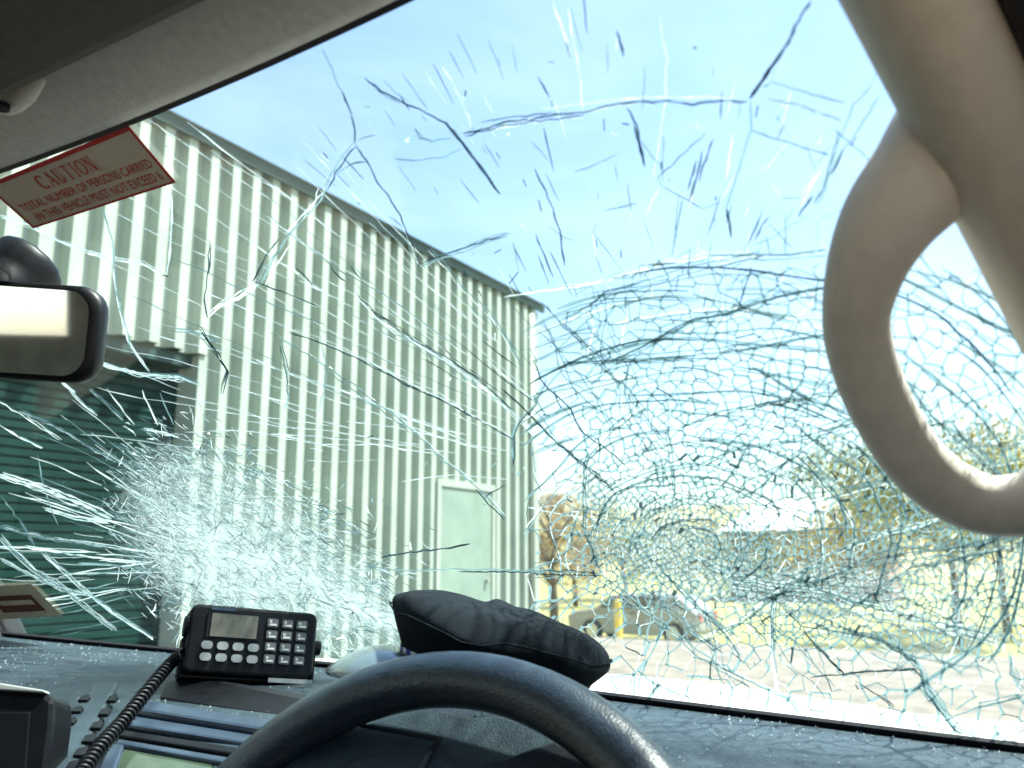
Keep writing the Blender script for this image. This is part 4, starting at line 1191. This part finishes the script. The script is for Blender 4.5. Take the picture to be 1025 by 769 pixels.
for e_, fs in emap.items():
    if len(fs) != 2: continue
    a, b = cc[fs[0]], cc[fs[1]]
    if a is None or b is None: continue
    L = math.hypot(a[0]-b[0], a[1]-b[1]); mx0, my0 = (a[0]+b[0])/2, (a[1]+b[1])/2
    s_ = cell(mx0, my0)
    if s_ is None or L > s_*2.6 or L < .8: continue
    keep = 1.0
    if my0 < 330: keep = .90
    if mx0 < 590: keep = .66
    if my0 > 650: keep = .80
    if cg.random() > keep: continue
    dense = math.exp(-(((mx0-680)/120)**2+((my0-545)/70)**2))
    w = cg.choice((.9, 1.2, 1.6, 2.1, 2.8)) * (1+.3*dense)
    if my0 < 420: mi = cg.choices((W, T, D), (.06, .91, .03))[0]
    else: mi = cg.choices((W, T, D), (.17, .80, .03))[0]
    ext = cg.uniform(0, .18)
    a2 = (a[0]+(a[0]-b[0])*ext, a[1]+(a[1]-b[1])*ext)
    if mi == W: w = min(w, 1.15)
    crack_ribs(web, wiggle([a2, b], 5, .7), w, mi, taper=False)
# --- long arcs and radials holding the net together
def arc_ok(x, y): return cell(x, y) is not None and y < 740
for i in range(46):
    r = 22 + i*8.2 + cg.uniform(-3, 3); a0 = R(cg.uniform(150, 200)); a1 = R(cg.uniform(330, 420)); run = []
    n = int(r*2.4/10)+8; asp_ = cg.uniform(1.25, 1.6)
    def flush(run, mi):
        if len(run) > 2:
            for q in range(cg.choice((1, 2, 2, 3))):
                o1 = cg.uniform(-2.5, 2.5) if q else 0
                crack_ribs(web, wiggle([(x_, y_+o1) for x_, y_ in run], 13, .8), cg.choice((1.0, 1.4, 1.8, 2.3)), mi if not q else cg.choice((T, T, W)))
    for k in range(n+1):
        a = a0+(a1-a0)*k/n
        rr = r*(1+.10*noise.noise(Vector((a*2.2, i*1.3, 8.8))))
        x, y = 690+rr*asp_*math.cos(a), 545+rr*math.sin(a)
        if arc_ok(x, y) and cg.random() > .07: run.append((x, y))
        else: flush(run, cg.choices((W, T, D), (.12, .84, .04))[0]); run = []
    flush(run, cg.choices((W, T, D), (.12, .84, .04))[0])
for i in range(120):
    a = cg.uniform(0, 2*math.pi); r0 = cg.uniform(25, 190); r1 = r0+cg.uniform(40, 170); run = []
    for k in range(12):
        r = r0+(r1-r0)*k/11; aa = a + .10*noise.noise(Vector((r*.02, i*2.1, 1.1)))
        x, y = 680+r*1.3*math.cos(aa), 535+r*math.sin(aa)
        if arc_ok(x, y): run.append((x, y))
    if len(run) > 2: crack_ribs(web, wiggle(run, 7, .8), cg.choice((.9, 1.3, 1.8)), cg.choices((W, T, D), (.18, .78, .04))[0])
# --- crushed splinters round the left-hand impact
AC = (264.0, 566.0)
ZA = [(118, 500), (126, 462), (160, 440), (205, 446), (250, 470), (300, 500), (345, 535), (385, 572), (408, 605), (400, 640), (330, 650), (240, 630), (190, 612), (150, 580), (128, 540)]
def inside(poly, x, y):
    c = False; n = len(poly)
    for k in range(n):
        (x0, y0), (x1, y1) = poly[k], poly[k-1]
        if (y0 > y) != (y1 > y) and x < (x1-x0)*(y-y0)/(y1-y0)+x0: c = not c
    return c
def edge_d(poly, x, y):
    best = 1e9; n = len(poly)
    for k in range(n):
        (x0, y0), (x1, y1) = poly[k], poly[k-1]
        t = max(0, min(1, ((x-x0)*(x1-x0)+(y-y0)*(y1-y0))/((x1-x0)**2+(y1-y0)**2)))
        best = min(best, math.hypot(x-x0-t*(x1-x0), y-y0-t*(y1-y0)))
    return best if inside(poly, x, y) else -best
for i in range(11000):
    x = cg.uniform(95, 430); y = cg.uniform(405, 665)
    e = edge_d(ZA, x, y)
    if e < 0 and cg.random() > math.exp(e/11.0): continue
    q = noise.noise(Vector((x*.03, y*.03, 2.2)))
    if cg.random() < .30 - q*.6: continue
    rad_ = math.atan2(y-AC[1], x-AC[0])
    th = rad_ + cg.gauss(0, .5) if cg.random() < .22 else R(cg.gauss(28, 14))
    if cg.random() < .08: th += R(90)
    L = cg.uniform(4, 18)
    mi = cg.choices((W, T, D), (.36, .61, .03))[0]
    crack_ribs(web, [(x, y), (x+L*.5*math.cos(th)+cg.uniform(-1, 1), y+L*.5*math.sin(th)+cg.uniform(-1, 1)), (x+L*math.cos(th), y+L*math.sin(th))], cg.uniform(.35, 1.15), mi)
# --- scattered chips and splinters elsewhere
for i in range(900):
    x, y = cg.uniform(150, 1020), cg.uniform(30, 740)
    dB = math.hypot(x-690, (y-500)*1.2)
    if cg.random() > math.exp(-dB/210): continue
    th = cg.uniform(0, 6.28); L = cg.uniform(2, 8)
    crack_ribs(web, [(x, y), (x+L*math.cos(th), y+L*math.sin(th))], cg.uniform(.7, 2.0), cg.choices((W, T, D), (.3, .45, .25))[0])
wo_ = web.build('crack_web', CM, windscreen); wo_['kind'] = 'stuff'
wo_['label'] = 'fine net of cracks and splinters through the glass'
print('cracks', n_crack, 'web faces', len(web.f), 'cells', len(pts))

# --- crushed, milky glass: a crazed layer in the pane where it took the blows, with glare painted in at the left
def frost_mat():
    m = bpy.data.materials.new('milky_glass'); m.use_nodes = True
    nt = m.node_tree; nt.nodes.clear(); L = nt.links.new
    out = nt.nodes.new('ShaderNodeOutputMaterial')
    at = nt.nodes.new('ShaderNodeAttribute'); at.attribute_name = 'crush_glare'
    tcn = nt.nodes.new('ShaderNodeTexCoord')
    vo_ = nt.nodes.new('ShaderNodeTexVoronoi'); vo_.feature = 'DISTANCE_TO_EDGE'; vo_.inputs['Scale'].default_value = 260
    nn = nt.nodes.new('ShaderNodeTexNoise'); nn.inputs['Scale'].default_value = 75; nn.inputs['Detail'].default_value = 6; nn.inputs['Roughness'].default_value = .7
    L(tcn.outputs['Object'], vo_.inputs['Vector']); L(tcn.outputs['Object'], nn.inputs['Vector'])
    r1 = nt.nodes.new('ShaderNodeMapRange'); r1.inputs['From Min'].default_value = 0.0; r1.inputs['From Max'].default_value = .16; r1.inputs['To Min'].default_value = 1.0; r1.inputs['To Max'].default_value = .25
    L(vo_.outputs['Distance'], r1.inputs['Value'])
    r2 = nt.nodes.new('ShaderNodeMapRange'); r2.inputs['From Min'].default_value = .35; r2.inputs['From Max'].default_value = .66
    L(nn.outputs['Fac'], r2.inputs['Value'])
    a1 = nt.nodes.new('ShaderNodeMath'); a1.operation = 'MULTIPLY'; L(r1.outputs[0], a1.inputs[0]); L(r2.outputs[0], a1.inputs[1])
    a2 = nt.nodes.new('ShaderNodeMath'); a2.operation = 'MULTIPLY'; a2.use_clamp = True; L(a1.outputs[0], a2.inputs[0]); L(at.outputs['Fac'], a2.inputs[1])
    b1 = nt.nodes.new('ShaderNodeMath'); b1.operation = 'SUBTRACT'; b1.inputs[1].default_value = 0.9; L(at.outputs['Fac'], b1.inputs[0])
    b2 = nt.nodes.new('ShaderNodeMath'); b2.operation = 'MULTIPLY'; b2.use_clamp = True; b2.inputs[1].default_value = 0.42; L(b1.outputs[0], b2.inputs[0])
    a3 = nt.nodes.new('ShaderNodeMath'); a3.operation = 'ADD'; a3.use_clamp = True; L(a2.outputs[0], a3.inputs[0]); L(b2.outputs[0], a3.inputs[1]); a2 = a3
    tr = nt.nodes.new('ShaderNodeBsdfTransparent')
    tl = nt.nodes.new('ShaderNodeBsdfTranslucent'); tl.inputs['Color'].default_value = (.27, .325, .33, 1)
    df = nt.nodes.new('ShaderNodeBsdfDiffuse'); df.inputs['Color'].default_value = (.45, .52, .53, 1)
    mm = nt.nodes.new('ShaderNodeMixShader'); mm.inputs[0].default_value = .35
    L(tl.outputs[0], mm.inputs[1]); L(df.outputs[0], mm.inputs[2])
    mx = nt.nodes.new('ShaderNodeMixShader'); L(a2.outputs[0], mx.inputs[0]); L(tr.outputs[0], mx.inputs[1]); L(mm.outputs[0], mx.inputs[2])
    L(mx.outputs[0], out.inputs['Surface'])
    return m
M['frost'] = frost_mat()
def frost(x0, x1, y0, y1, dens, step, label):
    v = []; f = []; dd = []; nx, ny = int((x1-x0)/step), int((y1-y0)/step)
    ok = []
    for j in range(ny+1):
        for i in range(nx+1):
            x, y = x0+i*step, y0+j*step
            h = on_glass(x, y); good = h is not None and abs(h[2]) < .99 and 0.01 < h[3] < .99
            ok.append(good)
            p = h[0] + h[1]*(.0016 + .0016*noise.noise(Vector((x*.05, y*.08, 4.4))) + .0008*cg.random()) if good else Vector((0, 0, 0))
            v.append(p); dd.append(dens(x, y))
    for j in range(ny):
        for i in range(nx):
            q = (j*(nx+1)+i, j*(nx+1)+i+1, (j+1)*(nx+1)+i+1, (j+1)*(nx+1)+i)
            if all(ok[k] for k in q) and max(dd[k] for k in q) > .02: f.append(q)
    used = sorted({k for q in f for k in q}); mp_ = {k: i for i, k in enumerate(used)}
    o = obj('crushed_glass', [v[k] for k in used], [tuple(mp_[k] for k in q) for q in f], M['frost'], windscreen, label=label)
    at = o.data.attributes.new('crush_glare', 'FLOAT', 'POINT')
    at.data.foreach_set('value', [dd[k] for k in used])
    return o
def densA(x, y):
    e = edge_d(ZA, x, y)
    k = max(0, min(1, (e+6)/30))
    core = math.exp(-(((x-225)/85)**2 + ((y-575-(x-225)*.22)/42)**2))
    fold = math.exp(-((y-567-(x-268)*.43)/9)**2)*(1 if 262 < x < 400 else 0)  # bright glare along the fold painted as extra milkiness
    sheen = math.exp(-(((x-225)/45)**2 + ((y-540-(x-225)*.5)/18)**2))  # bluish sheen painted as extra milkiness, not more breakage
    return k*1.25 + core*.55 + fold*2.6 + sheen*.9
frost(80, 440, 400, 670, densA, 5, 'milky crushed patch round the left impact, with painted glare')
def densB(x, y):
    c1 = math.exp(-(((x-655)/75)**2 + ((y-530)/55)**2)*1.0)*.55
    c2 = math.exp(-(((x-770)/130)**2 + ((y-585)/45)**2))*.50
    c3 = math.exp(-(((x-940)/120)**2 + ((y-610)/70)**2))*.40
    return (c1+c2+c3)*2.2
frost(540, 1024, 420, 720, densB, 7, 'milky crushed patch round the right impact')

# ------------------------------------------------------------------ glass crumbs lying on the dashboard
dv = [ORI[dash] + v_.co for v_ in dash.data.vertices]
DB = BVHTree.FromPolygons(dv, [tuple(p.vertices) for p in dash.data.polygons])
mb = MB()
for i in range(5200):
    x = cg.uniform(CX-.76, CX+.78); y = cg.uniform(.62, .97) if cg.random() < .85 else cg.uniform(.56, .97)
    h = DB.ray_cast(Vector((x, y, Z0+.1)), Vector((0, 0, -1)))
    if h[0] is None or h[1].z < .3 and h[1].z > -.3: continue
    k = noise.noise(Vector((x*9, y*9, 7.7)))
    if cg.random() > .62 + k: continue
    r_ = cg.choice((.0004, .0005, .0007, .0009, .0014)); c = h[0] + Vector((0, 0, r_*.6))
    b = len(mb.v)
    for d in ((1, 0, -.5), (-.5, .9, -.5), (-.5, -.9, -.5), (0, 0, .8)):
        mb.v.append(c + Vector((d[0]*cg.uniform(.6, 1.4), d[1]*cg.uniform(.6, 1.4), d[2]))*r_)
    mb.f += [(b, b+1, b+3), (b+1, b+2, b+3), (b+2, b, b+3)]; mb.m += [0]*3
cr_ = mb.build('glass_crumbs', M['crumb'], None, origin=(CX, .8, Z0-.15)) if False else obj('glass_crumbs', mb.v, mb.f, M['crumb'], None, origin=(CX, .8, Z0-.15))
cr_['kind'] = 'stuff'; cr_['label'] = 'tiny crumbs of broken glass scattered over the dashboard'; cr_['category'] = 'glass crumbs'
